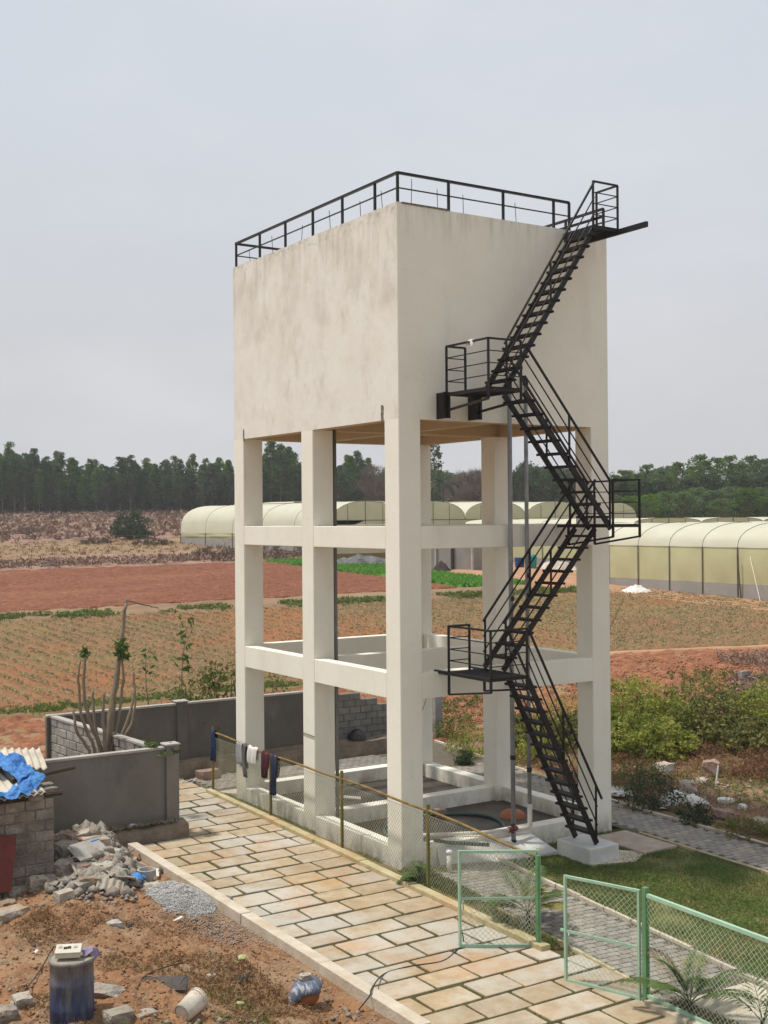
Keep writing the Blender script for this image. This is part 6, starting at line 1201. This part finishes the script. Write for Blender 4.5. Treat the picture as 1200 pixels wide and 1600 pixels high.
ang = .12; U_ = A * math.cos(ang) + Bv * math.sin(ang); V_ = -A * math.sin(ang) + Bv * math.cos(ang); Wn = np.array([0, 0, 1.0]); tl = .22; V2 = V_ * math.cos(tl) + Wn * math.sin(tl); W2 = -V_ * math.sin(tl) + Wn * math.cos(tl)
obox('back_box', ctr + (0, 0, .075), U_, V2, W2, .33, .21, .065, m_sw, sb, .008); obox('face_plate', ctr + W2 * .045 + (0, 0, .075), U_, V2, W2, .34, .22, .022, m_sw, sb, .006)
for k, (u, v) in enumerate(((-.11, .03), (-.04, .0), (.01, .01), (.09, .02))): obox('socket' if k else 'switch', ctr + (0, 0, .075) + W2 * .058 + U_ * u + V2 * v, U_, V2, W2, .045, .05, .012, m_dark if k in (1, 2) else m_gcap, sb)
V, F = crumple([np.array([bx[0], bx[1], topz]) + A * .12 + Bv * .05 + (0, 0, .04), np.array([bx[0], bx[1], topz]) + A * .26 + Bv * .12 + (0, 0, .08), np.array([bx[0], bx[1], topz]) + A * .33 + Bv * .1 + (0, 0, -.06)], .2, .04, 22, 24, 12)
o = fast_mesh('rag', V, F, mat('mauve_rag', (.33, .24, .24), (.12, .12, .28), 8, .95)); tag(o, 'mauve rag with a blue stripe tucked behind the switch box', 'rag')
wire('thin black cable running down the earth left of the barrel', [G(4, 1596) + (0, 0, .05), G(30, 1570) + (0, 0, .1), G(62, 1528) + (0, 0, .1), G(84, 1492) + (0, 0, .12), np.array([bx[0], bx[1], topz]) - A * .2 + (0, 0, .02)], .010, cat='cable')
# white bucket lying on its side
c = G(293, 1597); bk = thing('paint_bucket', tuple(c), 'white plastic bucket lying on its side at the bottom, bottom end facing the camera', 'bucket')
dv = -Bv * .75 - A * .45; dv /= np.linalg.norm(dv); dv = dv * math.cos(.15) + np.array([0, 0, -math.sin(.15)]); b0 = c + dv * .12 + (0, 0, .165); b1 = c - dv * .24 + (0, 0, .20); m_bk = mat('dirty_white_plastic', (.60, .55, .46), (.46, .40, .32), 5, .6, .1, 30, dirt=[((.35, .26, .17), 7, .55, .7, (1, 1, 1), .7)])
b = MB(); b.tube([b0 + dv * .0, b0 - dv * .01, b1 + dv * .05, b1], [.125, .13, .150, .152], 22, cap=False); b.build('bucket_body', m_bk, bk, smooth=True)
b = MB(); b.tube([b0 - dv * .012, b0 - dv * .010], [.118, .118], 22); b.tube([b0 - dv * .002, b0 - dv * .012], [.09, .09], 18); b.build('bucket_base', m_bk, bk)
b = MB(); b.tube([b1 + dv * .055, b1 + dv * .045], [.163, .163], 22); b.tube([b1 + dv * .008, b1 - dv * .004], [.163, .163], 22); b.build('rim', m_bk, bk)
# clay pot with cloth and stone on it
c = G(477, 1566); cp = thing('clay_pot', tuple(c), 'round orange clay pot with a cloth over its mouth beside the road kerb', 'pot')
b = MB(); b.lathe([(0, 0), (.14, .02), (.21, .10), (.225, .18), (.19, .27), (.12, .32), (.14, .36)], tuple(c - (0, 0, .05)), 22); b.build('pot_body', mat('terracotta', (.33, .13, .045), (.24, .09, .035), 5, .8), cp, smooth=True)
n = 22; V = []
for i in range(11):
    for j in range(n):
        t_ = 2 * math.pi * j / n; ph = i / 10; left = max(0, math.cos(t_ - 2.6)); r = .03 + (.235 + .03 * math.sin(4 * t_ + 1)) * math.sin(min(1, ph * 1.15) * math.pi / 2); z = .33 * math.cos(ph * math.pi / 2 * (0.62 + .38 * left)) - .10 * left * ph + .012 * math.sin(7 * t_) * ph; V.append(c + np.array([r * math.cos(t_), r * math.sin(t_), z + .02]))
F = [(i * n + j, i * n + (j + 1) % n, (i + 1) * n + (j + 1) % n, (i + 1) * n + j) for i in range(10) for j in range(n)] + [tuple(range(n))]
b = MB(); b.add(V, F); o = b.build('cloth', mat('striped_cloth', (.11, .13, .18), (.38, .38, .41), 7, .95, .4, 30, mixr=(.52, .60), stretch=(3, .6, 1)), smooth=True); tag(o, 'blue grey striped cloth draped over the clay pot', 'cloth'); so_ = o.modifiers.new('t', 'SOLIDIFY'); so_.thickness = .008
V, F = chunk(.17, .13, .10, 77, .3, 2); b = MB(); b.add(V + c + (0, 0, .345), F); o = b.build('stone', m_pale); tag(o, 'pale stone weighing down the cloth on the clay pot', 'stone')
# dark slab with rope, black rags, plastic scraps
c = G(240, 1545); V, F = chunk(.95, .34, .06, 88, .22, 2); b = MB(); b.add(rotz(V, -.62, .28, -.2) + c + (0, 0, .03), F); o = b.build('bitumen_slab', mat('dark_slab', (.10, .085, .075), (.05, .045, .042), 6, .9, .6, 30)); tag(o, 'broken dark slab lying tilted right of the barrel', 'slab')
wire('thin brown rope trailing over the dark slab', [G(214, 1556) + (0, 0, .1), G(226, 1536) + (0, 0, .1), G(255, 1520) + (0, 0, .08), G(290, 1511) + (0, 0, .06), G(302, 1524) + (0, 0, .04)], .011, mat('brown_rope', (.10, .065, .045), (.07, .05, .03)), 'rope')
wire('crooked dark twig on the earth near the black rag', [G(372, 1530) + (0, 0, .08), G(366, 1545) + (0, 0, .03), G(362, 1556) + (0, 0, .02)], .009, cat='twig')
for px, py, sz, m, lab, sd in ((382, 1530, .26, m_dark, 'black rag on the bare earth left of the kerb', 31), (203, 1448, .15, m_dark, 'small black rag beside the rounded grey stone', 32), (376, 1502, .26, mat('pale_green_plastic', (.45, .47, .22), (.36, .38, .18)), 'pale yellow green plastic scrap on the bare earth, upper one', 33), (372, 1572, .18, mat('green_plastic_scrap', (.42, .45, .22), (.3, .35, .15)), 'pale green plastic scrap low on the bare earth, lower one', 34), (198, 1294, .22, mat('foil_paper', (.55, .53, .52), (.12, .12, .2), 8), 'crumpled white and dark paper on the plinth of the near wall', 35), (58, 1490, .09, m_white, 'white paper scrap on the dry grass left of the barrel', 36)):
    c = G(px, py) if sd != 35 else np.array([-3.95, 5.3, .42]); V, F = crumple([c + (-sz / 2, -sz * .2, .03), c + (0, 0, .06), c + (sz / 2, sz * .2, .03)], sz * .6, sz * .18, sd, 16, 10); o = fast_mesh('plastic_scrap' if 'plastic' in lab else ('rag' if 'rag' in lab else 'paper_scrap'), V, F, m); tag(o, lab, 'scrap')
heap_of('sand_patch', 'small grey patch of spilled mortar beside the kerb', 'patch', 425, 1502, .9, .5, .05, m_gcap, 44, amp=.4)
# white knotted cloth on the third landing rail
c = np.array([1.0, -1.22, 11.13]); V, F = crumple([c + (0, .1, -.04), c + (0, .03, .02), c + (0, -.06, .03), c + (-.02, -.12, -.10)], .12, .05, 61, 20, 10); o = fast_mesh('rag', V, F, m_white); tag(o, 'white rag knotted on the guard rail of the third stair landing', 'rag')

# ---------------------------------------------------------------- haze
b = MB(); b.box(-120, 330, -110, 420, -6, 40); hz = b.build('haze', bpy.data.materials.new('haze_air')); hz['kind'] = 'stuff'
hm = hz.data.materials[0]; hm.use_nodes = True; hm.node_tree.nodes.clear(); pv_ = hm.node_tree.nodes.new('ShaderNodeVolumePrincipled'); ho = hm.node_tree.nodes.new('ShaderNodeOutputMaterial')
pv_.inputs['Density'].default_value = 0.00032; pv_.inputs['Color'].default_value = (0.97, 0.97, 1.0, 1); hm.node_tree.links.new(pv_.outputs[0], ho.inputs['Volume'])
